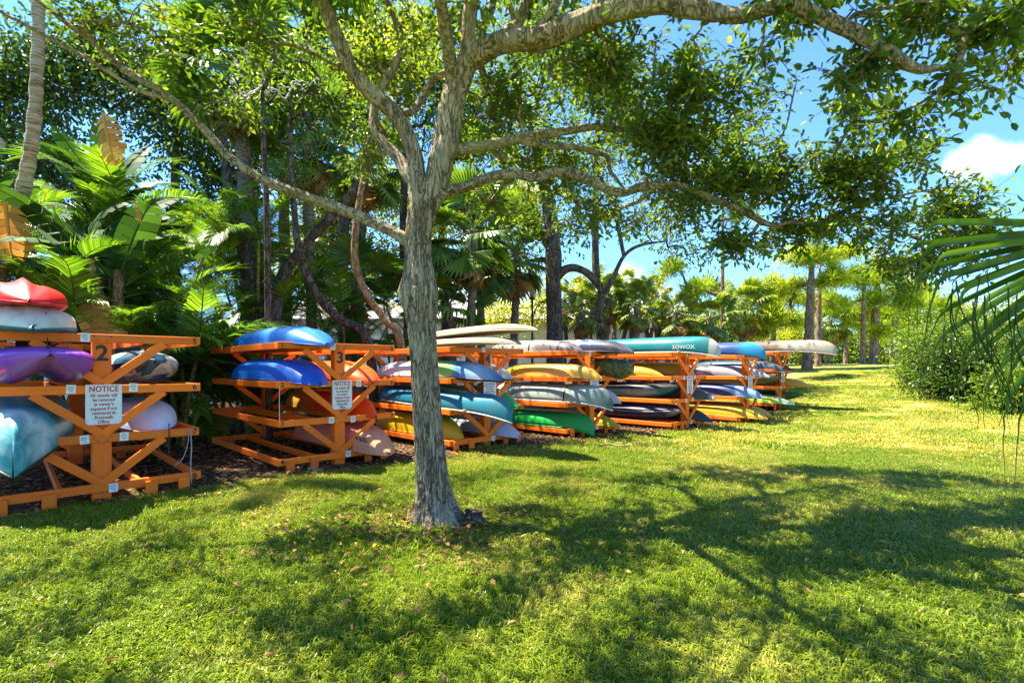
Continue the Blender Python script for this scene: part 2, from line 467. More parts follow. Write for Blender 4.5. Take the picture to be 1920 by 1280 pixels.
LF_front = leaf_mat('near_palm_leaf', [(0, (.018, .045, .005)), (.6, (.035, .085, .006)), (1, (.08, .15, .01))], .35, .45, .3)

# ------------------------------------------------------------------ ground
NV = np.array((0.61, -0.792))
def bed(x, y):
    """positive inside the bare, leaf-strewn ground under the racks and palms (metres from its edge)"""
    d = -(NV[0] * x + NV[1] * y) - 7.0
    right = (0.9 + 0.35 * (y - 11)) * 1.6 + 4.2 - x            # towards the far right the lawn runs under the racks
    return np.minimum(d, right * 0.7)

def lawn_color(N, L, base, dry, scale_pos=1.0):
    g = N('ShaderNodeNewGeometry')
    n1 = N('ShaderNodeTexNoise', i_Scale=0.45, i_Detail=4.0, i_Roughness=0.65); L(g.outputs['Position'], n1.inputs['Vector'])
    n2 = N('ShaderNodeTexNoise', i_Scale=2.6, i_Detail=3.0); L(g.outputs['Position'], n2.inputs['Vector'])
    s = N('ShaderNodeSeparateXYZ'); L(g.outputs['Position'], s.inputs[0])
    # the open lawn beyond the tree's shade is thin and dry
    m1 = N('ShaderNodeMath', operation='MULTIPLY'); m1.inputs[1].default_value = 0.35; L(s.outputs['X'], m1.inputs[0])
    m2 = N('ShaderNodeMath', operation='ADD'); L(m1.outputs[0], m2.inputs[0]); L(s.outputs['Y'], m2.inputs[1])
    mr = N('ShaderNodeMapRange'); mr.inputs['From Min'].default_value = 6.0; mr.inputs['From Max'].default_value = 12.0; mr.inputs['To Max'].default_value = 0.12
    L(m2.outputs[0], mr.inputs['Value'])
    a = N('ShaderNodeMath', operation='MULTIPLY_ADD'); a.inputs[1].default_value = 0.45; L(n2.outputs['Fac'], a.inputs[0]); L(mr.outputs[0], a.inputs[2])
    b = N('ShaderNodeMath', operation='MULTIPLY_ADD'); b.inputs[1].default_value = 1.1; L(n1.outputs['Fac'], b.inputs[0]); L(a.outputs[0], b.inputs[2])
    f = N('ShaderNodeMapRange', interpolation_type='SMOOTHSTEP'); f.inputs['From Min'].default_value = 0.72; f.inputs['From Max'].default_value = 1.15; L(b.outputs[0], f.inputs['Value'])
    mx = N('ShaderNodeMix', data_type='RGBA'); L(f.outputs[0], mx.inputs['Factor'])
    mx.inputs['A'].default_value = (*base, 1); mx.inputs['B'].default_value = (*dry, 1)
    return mx.outputs['Result'], g

def ground_material():
    m, N, L = newmat('lawn_and_bare_soil')
    col, g = lawn_color(N, L, (.15, .21, .012), (.38, .34, .10))
    at = N('ShaderNodeAttribute', attribute_name='bed')
    n = N('ShaderNodeTexNoise', i_Scale=1.6, i_Detail=6.0, i_Roughness=0.7); L(g.outputs['Position'], n.inputs['Vector'])
    ma = N('ShaderNodeMath', operation='MULTIPLY_ADD'); ma.inputs[1].default_value = 1.6; L(n.outputs['Fac'], ma.inputs[0]); L(at.outputs['Fac'], ma.inputs[2])
    f = N('ShaderNodeMapRange'); f.inputs['From Min'].default_value = 0.65; f.inputs['From Max'].default_value = 1.0; L(ma.outputs[0], f.inputs['Value'])
    n2 = N('ShaderNodeTexNoise', i_Scale=22.0, i_Detail=7.0, i_Roughness=0.8); L(g.outputs['Position'], n2.inputs['Vector'])
    soil = ramp(N, [(0.3, (.022, .015, .011)), (0.5, (.06, .042, .03)), (0.62, (.13, .095, .065)), (.8, (.25, .19, .14))]); L(n2.outputs['Fac'], soil.inputs['Fac'])
    n3 = N('ShaderNodeTexNoise', i_Scale=40.0, i_Detail=6.0, i_Roughness=0.8); L(g.outputs['Position'], n3.inputs['Vector'])
    gv = N('ShaderNodeMapRange'); gv.inputs['From Min'].default_value = .3; gv.inputs['From Max'].default_value = .7; gv.inputs['To Min'].default_value = .55; gv.inputs['To Max'].default_value = 1.3
    L(n3.outputs['Fac'], gv.inputs['Value'])
    gm = N('ShaderNodeVectorMath', operation='SCALE'); L(col, gm.inputs[0]); L(gv.outputs[0], gm.inputs['Scale'])
    mx = N('ShaderNodeMix', data_type='RGBA'); L(f.outputs[0], mx.inputs['Factor']); L(gm.outputs[0], mx.inputs['A']); L(soil.outputs['Color'], mx.inputs['B'])
    p = N('ShaderNodeBsdfPrincipled', i_Roughness=0.95); p.inputs['Specular IOR Level'].default_value = 0.1
    L(mx.outputs['Result'], p.inputs['Base Color'])
    b = N('ShaderNodeBump', i_Strength=0.8, i_Distance=0.03); L(n3.outputs['Fac'], b.inputs['Height']); L(b.outputs[0], p.inputs['Normal'])
    o = N('ShaderNodeOutputMaterial'); L(p.outputs[0], o.inputs['Surface'])
    return m

ax = np.unique(np.concatenate((-np.geomspace(30, 900, 14), np.arange(-30, 40, .5), np.geomspace(40, 900, 14))))
ay = np.unique(np.concatenate((-np.geomspace(12, 600, 10), np.arange(-12, 60, .5), np.geomspace(60, 1200, 14))))
gx, gy = np.meshgrid(ax, ay, indexing='ij')
ggz = gz(gx, gy)
ni, nj = gx.shape
ii, jj = np.meshgrid(np.arange(ni - 1), np.arange(nj - 1), indexing='ij')
k0 = ii * nj + jj
GF = np.stack((k0, k0 + nj, k0 + nj + 1, k0 + 1), -1).reshape(-1, 4)
ground_me = np_mesh('ground', np.stack((gx, gy, ggz), -1).reshape(-1, 3), GF, ground_material(), True, {'bed': bed(gx, gy).ravel()})
tag(link('ground', ground_me), kind='structure')

# grass: real blades, instanced in patches over the lawn near the camera
def grass_material():
    m, N, L = newmat('grass_blade')
    col, g = lawn_color(N, L, (.16, .235, .010), (.43, .385, .085))
    at = N('ShaderNodeAttribute', attribute_name='rnd')
    r = ramp(N, [(0, (.55, .60, .55)), (.6, (1, 1, 1)), (.9, (1.3, 1.2, 1.15)), (1, (1.8, 1.45, 1.9))]); L(at.outputs['Fac'], r.inputs['Fac'])
    mu = N('ShaderNodeMix', data_type='RGBA', blend_type='MULTIPLY'); mu.inputs['Factor'].default_value = 1; L(col, mu.inputs['A']); L(r.outputs['Color'], mu.inputs['B'])
    p = N('ShaderNodeBsdfPrincipled', i_Roughness=0.42); p.inputs['Specular IOR Level'].default_value = 0.35; L(mu.outputs['Result'], p.inputs['Base Color'])
    tr = N('ShaderNodeBsdfTranslucent')
    t2 = N('ShaderNodeMix', data_type='RGBA', blend_type='MULTIPLY'); t2.inputs['Factor'].default_value = 1; t2.inputs['B'].default_value = (1.5, 1.45, .5, 1); L(mu.outputs['Result'], t2.inputs['A'])
    L(t2.outputs['Result'], tr.inputs['Color'])
    mx = N('ShaderNodeMixShader'); mx.inputs[0].default_value = .4; L(p.outputs[0], mx.inputs[1]); L(tr.outputs[0], mx.inputs[2])
    o = N('ShaderNodeOutputMaterial'); L(mx.outputs[0], o.inputs['Surface'])
    return m
M_grass = grass_material()

def grass_patch(n, size, hmin, hmax, w):
    P = np.zeros((n, 3)); P[:, :2] = (rng.random((n, 2)) - .5) * size
    az = rng.random(n) * 2 * np.pi
    h = hmin + (hmax - hmin) * rng.random(n) ** 1.4
    lean = .25 + .9 * rng.random(n)
    D = np.stack((np.cos(az), np.sin(az), np.zeros(n)), -1)
    S = np.stack((-np.sin(az), np.cos(az), np.zeros(n)), -1) * (w * (.6 + .8 * rng.random(n)))[:, None]
    Z = np.array((0, 0, 1.0))
    a = P - S / 2; b = P + S / 2
    m = P + D * (h * lean * .45)[:, None] + Z * (h * .62)[:, None]
    c = m - S / 2; d = m + S / 2
    t = P + D * (h * lean * 1.15)[:, None] + Z * (h * (.95 - .35 * lean))[:, None]
    V = np.stack((a, b, d, c, t), 1).reshape(-1, 3)
    k = (np.arange(n) * 5)[:, None]
    return V, k + np.array([(0, 1, 2, 3)]), k + np.array([(3, 2, 4)]), np.repeat(rng.random(n), 5)

src = bpy.data.collections.new('grass_source')
near_src, far_src = bpy.data.collections.new('near_tufts'), bpy.data.collections.new('far_tufts')
for q in range(5):
    V, F4, F3, a = grass_patch(760, .56, .028, .070, .0062)
    near_src.objects.link(bpy.data.objects.new('tuft', np_mesh('tuft', V, [F4, F3], M_grass, False, {'rnd': a})))
for q in range(3):
    V, F4, F3, a = grass_patch(420, .95, .04, .09, .016)
    far_src.objects.link(bpy.data.objects.new('tuft', np_mesh('tuft', V, [F4, F3], M_grass, False, {'rnd': a})))

def scatter_nodes(name, coll):
    ng = bpy.data.node_groups.new(name, 'GeometryNodeTree')
    ng.interface.new_socket('Geometry', in_out='INPUT', socket_type='NodeSocketGeometry')
    ng.interface.new_socket('Geometry', in_out='OUTPUT', socket_type='NodeSocketGeometry')
    gi, go = ng.nodes.new('NodeGroupInput'), ng.nodes.new('NodeGroupOutput')
    ci = ng.nodes.new('GeometryNodeCollectionInfo'); ci.inputs['Collection'].default_value = coll
    ci.inputs['Separate Children'].default_value = True; ci.inputs['Reset Children'].default_value = True
    ip = ng.nodes.new('GeometryNodeInstanceOnPoints'); ip.inputs['Pick Instance'].default_value = True
    at = ng.nodes.new('GeometryNodeInputNamedAttribute'); at.data_type = 'FLOAT_VECTOR'; at.inputs['Name'].default_value = 'rot'
    sc_ = ng.nodes.new('GeometryNodeInputNamedAttribute'); sc_.data_type = 'FLOAT'; sc_.inputs['Name'].default_value = 'scl'
    er = ng.nodes.new('FunctionNodeEulerToRotation')
    ng.links.new(gi.outputs[0], ip.inputs['Points']); ng.links.new(ci.outputs[0], ip.inputs['Instance'])
    ng.links.new(at.outputs['Attribute'], er.inputs[0]); ng.links.new(er.outputs[0], ip.inputs['Rotation'])
    ng.links.new(sc_.outputs['Attribute'], ip.inputs['Scale']); ng.links.new(ip.outputs[0], go.inputs[0])
    return ng

def scatter(name, pts, scl, coll):
    me = bpy.data.meshes.new(name)
    me.vertices.add(len(pts)); me.vertices.foreach_set('co', np.asarray(pts, np.float32).ravel())
    rot = np.zeros((len(pts), 3), np.float32); rot[:, 2] = rng.random(len(pts)) * 6.283
    rot[:, 0] = rng.normal(0, .05, len(pts))
    a = me.attributes.new('rot', 'FLOAT_VECTOR', 'POINT'); a.data.foreach_set('vector', rot.ravel())
    a = me.attributes.new('scl', 'FLOAT', 'POINT'); a.data.foreach_set('value', np.asarray(scl, np.float32))
    o = link(name, me)
    md = o.modifiers.new('scatter', 'NODES'); md.node_group = scatter_nodes(name, coll)
    return o

def jitter_grid(x0, x1, y0, y1, s):
    X, Y = np.meshgrid(np.arange(x0, x1, s), np.arange(y0, y1, s))
    X = X.ravel() + (rng.random(X.size) - .5) * s; Y = Y.ravel() + (rng.random(Y.size) - .5) * s
    return X, Y
def inview(X, Y, m=1.0):
    return np.abs(X) < Y * 1.02 + m
def bednoise(X, Y):
    return np.array([mnoise.noise(Vector((a * 1.1, b * 1.1, 3.0))) for a, b in zip(X, Y)]) * .45

TREE = (-.71, 4.81)
X, Y = jitter_grid(-9, 10, 1.5, 9.0, .30)
k = inview(X, Y) & (bed(X, Y) + bednoise(X, Y) < 0.02)
X, Y = X[k], Y[k]
dt = np.hypot(X - TREE[0], Y - TREE[1])
k = (dt > .34) & ((dt > .62) | (rng.random(len(X)) < .5)); X, Y = X[k], Y[k]
s = .75 + .45 * rng.random(len(X)); s *= np.where(bed(X, Y) > -.5, .8, 1)
tag(scatter('grass', np.stack((X, Y, gz(X, Y) - .004), -1), s, near_src), 'green lawn grass in the dappled shade of the oak tree', 'grass', kind='stuff')
X, Y = jitter_grid(-8, 26, 8.6, 24, .62)
k = inview(X, Y, 1.5) & (bed(X, Y) + bednoise(X, Y) < 0.0); X, Y = X[k], Y[k]
tag(scatter('grass', np.stack((X, Y, gz(X, Y) - .006), -1), .7 + .5 * rng.random(len(X)), far_src), 'sunlit yellow green grass of the open lawn beyond', 'grass', kind='stuff')

# ------------------------------------------------------------------ racks
RACK = {2: (-4.46, 5.49), 3: (-2.59, 7.6), 4: (-.45, 9.34), 5: (1.75, 11.0), 6: (4.25, 12.2), 7: (6.46, 13.8), 8: (8.8, 16.5)}
RYAW = {2: 45, 3: 45, 4: 45, 5: 45, 6: 45, 7: 45, 8: 45}
TIER = (.144, .68, 1.215, 1.763)      # beam centre heights, bottom to top
BH, BT, ARM, LEN = .092, .042, .92, 3.1

def text_mesh(s, size, bold=.0, spacing=1.0, ext=.0015, mat=None, line=1.0):
    cu = bpy.data.curves.new('lettering', 'FONT')
    cu.body = s; cu.size = size; cu.align_x = 'CENTER'; cu.align_y = 'CENTER'
    cu.offset = bold * size; cu.extrude = ext; cu.space_character = spacing; cu.space_line = line
    cu.resolution_u = 3
    o = bpy.data.objects.new('lettering', cu)
    COL.objects.link(o)
    dg = bpy.context.evaluated_depsgraph_get()
    me = bpy.data.meshes.new_from_object(o.evaluated_get(dg))
    bpy.data.objects.remove(o); bpy.data.curves.remove(cu)
    me.materials.clear()
    if mat: me.materials.append(mat)
    return me

def board(L, w, t, bev=.005):
    b = MB(); b.box((0, 0, 0), (L, t, w), bev=bev); return b.build('board', M_orange)
ME_beam = board(ARM * 2, BH, BT)
ME_rail = board(LEN, BH, BT)
ME_post = board(1.80, .165, .14)
ME_stake = board(.20, .115, .04)
_bl = math.hypot(.52, .42)
ME_brace = board(_bl + .04, .088, BT)
num_me = {d: text_mesh(d, .098, .012, mat=M_ink) for d in '12345678'}
big_me = {d: text_mesh(d, .235, .02, mat=M_ink) for d in '2345678'}
_b = MB(); _b.box((0, 0, 0), (.078, .003, .092)); ME_tag = _b.build('tag', M_white)
_b = MB()
for k in range(3): _b.box((random.uniform(-.006, .006), -.003, .022 - k * .022), (.046 - .012 * (k == 2), .002, .008))
ME_tagprint = _b.build('tag_print', plain('grey_print', (.25, .2, .2), .6))
M_bolt = plain('rusty_bolt', (.08, .045, .02), .6, metal=.5)
_nb = NB(); _nb.tube([(0, -.006, 0), (0, .004, 0)], .007, 8); ME_bolt = _nb.build('bolt', M_bolt)

def make_rack(n, label):
    x, y = RACK[n]
    z = float(gz(x, y))
    r = empty('kayak_rack', (x, y, z), R(RYAW[n]), label, 'boat rack', 'orange wooden boat racks in a row')
    rr = random.Random(n)
    j = lambda a: rr.uniform(-a, a)
    for fy, s in ((0, 1), (LEN, -1)):
        link('post', ME_post, r, (0, fy + .072 * s, .90), (0, R(-90), 0))
        for t, tz in enumerate(TIER):
            link('crossbeam', ME_beam, r, (j(.012), fy - .0225 * s, tz + j(.006)), (0, R(j(.35)), 0))
            if t:
                for sx in (-1, 1):
                    a = math.atan2(.42, .52)
                    c = (sx * .28, fy - (.0215 if sx < 0 else .0245) * s, tz - BH / 2 - .22)
                    link('brace', ME_brace, r, c, (0, -a * sx, 0))
                for sx in (-1, 1):
                    for k in range(2):
                        if s > 0: link('bolt', ME_bolt, r, (sx * .04 + .03 * k * sx, fy - .044, tz + (k - .5) * .04))
        for sx in (-.78, -.42, .42, .72) if s > 0 else (-.6, .6):
            link('stake', ME_stake, r, (sx + j(.03), fy - .066 * s, TIER[0] - .085), (0, R(90), 0))
    for tz in TIER:
        for sx in (-ARM + .024, -.34, .34, ARM - .024):
            link('side_rail' if abs(sx) > .5 else 'inner_rail', ME_rail, r, (sx, LEN / 2, tz - (.003 if abs(sx) > .5 else .012)), (0, 0, R(90)))
    for t, tz in enumerate(TIER):
        link('number', num_me[str(8 - t)], r, (ARM - .055, -.0455, tz), (R(90), 0, 0))
        link('number', num_me[str(4 - t)], r, (-ARM + .06, -.0455, tz), (R(90), 0, 0))
        for sx in ((-.17, .17) if t in (1, 2) else (-.13,)) if t else (.1,):
            if t == 2: sx = sx * 1.62
            g = link('tag', ME_tag, r, (sx + j(.02), -.0455, tz + j(.012)), (0, R(j(4)), 0))
            link('tag_print', ME_tagprint, g)
    link('number', big_me[str(n)], r, (0, -.0035, TIER[3] - .165), (R(90), 0, 0))
    return r
RL = {2: 'orange wooden rack painted with number 2, nearest at left edge',
      3: 'orange wooden rack painted with number 3, left of the oak trunk',
      4: 'orange wooden rack just right of and behind the oak trunk',
      5: 'orange wooden rack holding the bright green canoe, right of the oak',
      6: 'orange wooden rack under the large teal canoe on its top',
      7: 'orange wooden rack carrying the blue canoe on top, second from far end',
      8: 'farthest orange wooden rack, under the long stained white canoe'}
racks = {n: make_rack(n, RL[n]) for n in RACK}

# notice signs
ME_signp = None
def sign_panel():
    w, h, c = .155, .215, .026
    pr = [(-w + c, -h), (w - c, -h), (w, -h + c), (w, h), (-w, h), (-w, -h + c)]
    V = [(p[0], y, p[1]) for y in (-.003, .003) for p in pr]
    F = [tuple(range(6)), tuple(range(11, 5, -1))] + [(i, i + 6, (i + 1) % 6 + 6, (i + 1) % 6) for i in range(6)]
    b = MB(); b.add(V, [f[::-1] for f in F]); return b.build('sign_panel', M_sign)
ME_signp = sign_panel()
ME_head = text_mesh('NOTICE', .083, .028, 1.05, mat=M_red)
SL = ['All vessels will', 'be removed', "at owner's", 'expense if not', 'registered at', 'Riverwalk', 'Office.']
ME_lines = [text_mesh(s, .0475, .02, 1.03, mat=M_dred) for s in SL]
SLAB = {2: 'white notice sign on the nearest rack, below the painted 2', 3: 'white notice sign on the rack left of the oak, below the painted 3',
        4: 'white notice sign on the rack just right of the oak trunk', 5: 'small white notice sign behind the bow of the pale yellow kayak',
        6: 'white notice sign on the rack under the large teal canoe', 7: 'white notice sign beside the blue kayak, second rack from far end',
        8: 'tiny white notice sign on the farthest rack'}
for n in RACK:
    x, y = RACK[n]
    a = R(RYAW[n])
    loc = Matrix.Translation((x, y, float(gz(x, y)))) @ Matrix.Rotation(a, 4, 'Z') @ Vector((.01, -.0505, TIER[2] - .165))
    s = empty('notice_sign', loc, a, SLAB[n], 'sign', 'notice signs on the racks')
    link('sign_panel', ME_signp, s)
    link('lettering', ME_head, s, (0, -.0035, .165), (R(90), 0, 0), (.80, 1.05, 1))
    for k, me in enumerate(ME_lines):
        link('lettering', me, s, (0, -.0035, .098 - k * .0475), (R(90), 0, 0), (.80, 1.05, 1))

# ------------------------------------------------------------------ boats
def boat_shape(kind, L, W, D, H, ridge=0.0, tun=0.0, blunt=None, ns=34, na=25):
    """hull and deck meshes, x along the boat, sheer line near z = 0"""
    s = np.linspace(-1, 1, ns); s = np.sign(s) * np.abs(s) ** .8
    a = np.abs(s)
    if kind == 'canoe':
        hw = W / 2 * np.clip(1 - a ** 2.4, 0, 1) ** .85
        she = .15 * a ** 5
        keel = -D * (1 - a ** 14 * .75) + .02 * a ** 3
        keel = np.minimum(keel, she - .02)
        ey, ez = .62 + .55 * a ** 2, .70 + .35 * a ** 2
    elif kind == 'sup':
        hw = W / 2 * np.clip(1 - a ** 2.6, 0, 1) ** .62
        she = .05 * a ** 3
        keel = she - D * np.clip(1 - a ** 8, .12, 1)
        ey, ez = .55 + 0 * a, .7 + 0 * a
    else:
        b = blunt or 2.6
        hw = W / 2 * np.clip(1 - a ** b, 0, 1) ** (.62 if b > 3 else .8)
        she = .07 * a ** 3
        keel = -D * np.clip(1 - a ** 5, 0.0, 1) + .05 * a ** 3
        keel = np.minimum(keel, she - .03)
        ey, ez = .66 + .3 * a ** 2, .62 + .3 * a ** 2
    hw = np.maximum(hw, .012)
    th = np.linspace(0, np.pi, na)
    cy, sy = np.cos(th), np.sin(th)
    Vh = np.zeros((ns, na, 3)); Vd = np.zeros((ns, na, 3))
    for i in range(ns):
        yy = np.sign(cy) * np.abs(cy) ** ey[i]
        zz = np.abs(sy) ** ez[i]
        dz = keel[i] - she[i]
        f = 1 + ridge * np.exp(-(yy / .16) ** 2) * (1 - a[i] ** 6) - tun * np.exp(-(yy / .30) ** 2)
        if kind in ('sot', 'kayak'): f = f + .07 * np.exp(-((np.abs(yy) - .52) / .06) ** 2) * (1 - a[i] ** 4)
        Vh[i] = np.stack((np.full(na, s[i] * L / 2), hw[i] * yy, she[i] + dz * zz * f), -1)
        if kind == 'sup':
            hd = .02 * (1 - a[i] ** 4)
        else:
            hd = H * (1 - a[i] ** 3) * (1.0 if kind != 'sot' else .8) + .015
            # the seat well sits lower than the decks before and behind it
            if kind in ('sot', 'kayak'): hd *= 1 - .35 * np.exp(-((s[i] + .1) / .3) ** 2)
        Vd[i] = np.stack((np.full(na, s[i] * L / 2), hw[i] * np.cos(th), she[i] + hd * np.abs(sy) ** .9), -1)
    i, j = np.meshgrid(np.arange(ns - 1), np.arange(na - 1), indexing='ij')
    k = i * na + j
    Q = np.stack((k, k + 1, k + na + 1, k + na), -1).reshape(-1, 4)
    rim = np.concatenate((Vh[:, 0], Vh[::-1, -1][1:-1]))
    return Vh.reshape(-1, 3), Q, Vd.reshape(-1, 3), Q[:, ::-1], rim, she

def loop_tube(P, r, sides=6):
    P = np.asarray(P); n = len(P)
    T = unit(np.roll(P, -1, 0) - np.roll(P, 1, 0))
    U = unit(np.cross(T, (0, 0, 1.0))); W = np.cross(U, T)
    a = np.arange(sides) / sides * 2 * np.pi
    V = P[:, None] + r * (np.cos(a)[None, :, None] * U[:, None] + np.sin(a)[None, :, None] * W[:, None])
    i, j = np.meshgrid(np.arange(n), np.arange(sides), indexing='ij')
    q = np.stack((i * sides + j, i * sides + (j + 1) % sides, ((i + 1) % n) * sides + (j + 1) % sides, ((i + 1) % n) * sides + j), -1).reshape(-1, 4)
    return V.reshape(-1, 3), q

ME_h = None
def handle_mesh():
    b = NB(); b.tube([(-.05, 0, 0), (-.03, 0, .03), (.03, 0, .03), (.05, 0, 0)], .009, 6, 3)
    return b.build('handle', M_black, True)
ME_handle = handle_mesh()
_nb = NB(); _nb.tube([(0, 0, 0), (.05, 0, -.035), (.06, 0, -.09)], .005, 5, 3); _nb.tube([(.06, -.045, -.09), (.06, .045, -.09)], .011, 6)
ME_toggle = _nb.build('toggle', M_black, True)
_nb = NB(); _nb.tube([(0, 0, -.01), (0, 0, .004)], .016, 10); ME_scup = _nb.build('scupper', M_black)

def boat(rack, tier, bx, near, far, kind, label, hull, deck=None, W=.74, D=.26, H=.13, flip=True, name=None, rimmat=None,
         ridge=0.0, tun=0.0, blunt=None, yaw=0.0, pitch=0.0, roll=0.0, lift=0.0, straps=(), text=None, strapmat=None):
    """a boat lying along the rack: near / far are its ends along the rack's long axis (0 = front beams)"""
    L = far - near
    x, y = RACK[rack]
    base = Matrix.Translation((x, y, float(gz(x, y)))) @ Matrix.Rotation(R(RYAW[rack]), 4, 'Z')
    top = TIER[tier] + BH / 2
    if flip: z = top + (.02 if kind != 'sup' else .06)
    else: z = top + D * (1 + max(ridge, 0)) + .004
    M = base @ Matrix.Translation((bx, (near + far) / 2, z + lift)) @ Matrix.Rotation(R(-90 + yaw), 4, 'Z') @ Matrix.Rotation(R(pitch), 4, 'Y') @ Matrix.Rotation(R(roll + (180 if flip else 0)), 4, 'X')
    cat = {'canoe': 'canoe', 'sup': 'paddleboard'}.get(kind, 'kayak')
    o = empty(name or cat, label=label, cat=cat, group='boats stored on the racks')
    o.matrix_world = M
    Vh, Qh, Vd, Qd, rim, she = boat_shape(kind, L, W, D, H, ridge, tun, blunt)
    hm = np_mesh('hull', Vh, Qh[:, ::-1], hull, True)
    h = link('hull', hm, o)
    if kind == 'canoe':
        sm = h.modifiers.new('thickness', 'SOLIDIFY'); sm.thickness = .008; sm.offset = -1
        V, q = loop_tube(rim, .014)
        link('gunwale', np_mesh('gunwale', V, q, rimmat or M_black, True), o)
        b = MB()
        for t in (-.32, .3):
            b.box((t * L, 0, -.01), (.05, W * .86, .022))
        link('thwart', b.build('thwart', rimmat or M_black), o)
    else:
        link('deck', np_mesh('deck', Vd, Qd[:, ::-1], deck or hull, True), o)
        V, q = loop_tube(rim * np.array((1, 1.004, 1)), .008)
        link('seam', np_mesh('seam', V, q, rimmat or deck or hull, True), o)
    if kind in ('sot', 'kayak'):
        link('toggle', ME_toggle, o, (L / 2 - .03, 0, .085), None, (.55, .55, .55))
        if flip: link('toggle', ME_toggle, o, (-L / 2 + .03, 0, .085), (0, 0, R(180)), (.55, .55, .55))
        else:
            link('handle', ME_handle, o, (L / 2 - .22, 0, H * .35 + .03))
        if kind == 'sot' and flip:
            for t in (-.18, -.05, .12):
                for sy in (-.13, .13):
                    link('scupper', ME_scup, o, (t * L, sy, -D * .965))
        if not flip:
            n = 40; t = np.arange(n) / n * 2 * np.pi
            P = np.stack((-.05 * L + np.cos(t) * .42, np.sin(t) * W * .29, np.full(n, H * .72 + .012)), -1)
            V, q = loop_tube(P, .018)
            link('cockpit_rim', np_mesh('cockpit_rim', V, q, M_black, True), o)
            V = np.vstack((P * np.array((.97, .97, 1)) - np.array((0, 0, .006)), [(-.05 * L, 0, -.05)]))
            F = np.array([(i, (i + 1) % n, n) for i in range(n)])
            link('cockpit', np_mesh('cockpit', V, F, M_black, True), o)
            b = MB(); b.box((-.05 * L - .2, 0, H * .72 + .05), (.05, .30, .2), bev=.02)
            link('seat', b.build('seat', M_black), o)
    na = 25
    for sx in straps:          # webbing pulled tight over the hull
        k = int(np.argmin(np.abs(Vh[::na, 0] - sx)))
        a_, b_ = Vh[k * na:(k + 1) * na], Vh[(k + 1) * na:(k + 2) * na]
        f = np.clip((sx - a_[0, 0]) / max(b_[0, 0] - a_[0, 0], 1e-4), 0, 1)
        ring = a_ * (1 - f) + b_ * f
        ring[:, 0] = sx; ring[:, 1] *= 1.012; ring[:, 2] *= 1.015
        ring = np.vstack((ring[0] + np.array((0, 0, .10)), ring, ring[-1] + np.array((0, 0, .10))))
        V = np.concatenate((ring - np.array((.016, 0, 0)), ring + np.array((.016, 0, 0)))); m = len(ring)
        Q = np.array([(i_, i_ + 1, i_ + 1 + m, i_ + m) for i_ in range(m - 1)])
        st = link('strap', np_mesh('strap', V, Q, strapmat or M_black), o)
        sm = st.modifiers.new('thickness', 'SOLIDIFY'); sm.thickness = .004; sm.offset = 0
    if text:
        s, size, xt, zt, tm = text
        th = int(np.argmin(np.abs(Vh[:, 0] - xt) + np.abs(Vh[:, 2] - zt) + 9 * (Vh[:, 1] < 0)))
        p = Vh[th]; q = Vh[min(th + na, len(Vh) - 1)]; q0 = Vh[th - na]
        link('lettering', text_mesh(s, size, .012, mat=tm), o, (p[0], p[1] + .012, p[2]), (R(-90), 0, math.atan2(q[1] - q0[1], q[0] - q0[0])))
    return o

W_ = (.62, .62, .58)
def solid(c, half=2.0, nz=.35, rough=.32, grime=.2): return boat_mat([(0, tuple(k * .74 for k in c)), (.5, tuple(k * .84 for k in c)), (1, tuple(k * .8 + .012 for k in c))], nz, 2.5, rough, half, grime=grime)
RED, PUR, TEAL = (.80, .004, .005), (.13, .020, .38), (.010, .19, .23)
BLU, ORG, YEL = (.010, .16, .58), (.95, .10, .003), (.68, .36, .012)
GRN = (.012, .36, .06)
WST = boat_mat([(0, (.62, .60, .52)), (.5, (.66, .64, .58)), (1, (.58, .56, .48))], .3, 3, .45, grime=.75, gcol=(.30, .27, .08))

# rack 2
boat(2, 3, -.56, -.55, 2.6, 'sot', 'white stained kayak with teal deck under the red kayak, upside down', WST, solid((.008, .24, .30)), W=.80, D=.22, H=.08, ridge=.28, blunt=3.0, lift=.05)
boat(2, 3, -.66, -.45, 2.5, 'sot', 'glossy red kayak, topmost on the nearest rack', solid(RED), W=.76, D=.20, H=.05, ridge=.35, blunt=3.4, lift=.30, yaw=3)
boat(2, 2, -.50, -.62, 2.6, 'sot', 'purple kayak with twin hulls on the nearest rack', boat_mat([(0, PUR), (.55, PUR), (.8, (.22, .05, .50)), (1, (.30, .12, .55))], .25, 2, .22), W=.86, D=.25, H=.20, flip=False, tun=.55, blunt=4.5, yaw=2)
boat(2, 2, .50, .12, 3.2, 'kayak', 'black kayak with blue and white marbling on the nearest rack', boat_mat([(0, (.012, .013, .016)), (.38, (.014, .015, .02)), (.5, (.03, .16, .26)), (.6, (.012, .013, .016)), (.78, (.5, .55, .58)), (.86, (.015, .02, .03)), (1, (.03, .14, .25))], 1.3, 3.2, .2), W=.76, D=.20, H=.20, flip=False, blunt=4.2)
boat(2, 1, -.62, -.72, 3.5, 'canoe', 'upside down teal canoe with painted pale highlights drooping from the nearest rack', boat_mat([(0, TEAL), (.75, TEAL), (.86, (.03, .30, .34)), (.93, (.45, .62, .60)), (1, (.02, .26, .30))], .16, 5, .28), W=.95, D=.40, lift=-.02, pitch=3, yaw=-2)  # pale band near the bow is a highlight put into the hull colour
boat(2, 1, .52, .10, 3.1, 'sot', 'white kayak with blue edge lying upside down on the nearest rack', boat_mat([(0, (.55, .58, .66)), (1, (.62, .66, .76))], .2, 2, .3, grime=.15), solid((.02, .10, .42)), W=.76, D=.27, H=.05, blunt=3.0)
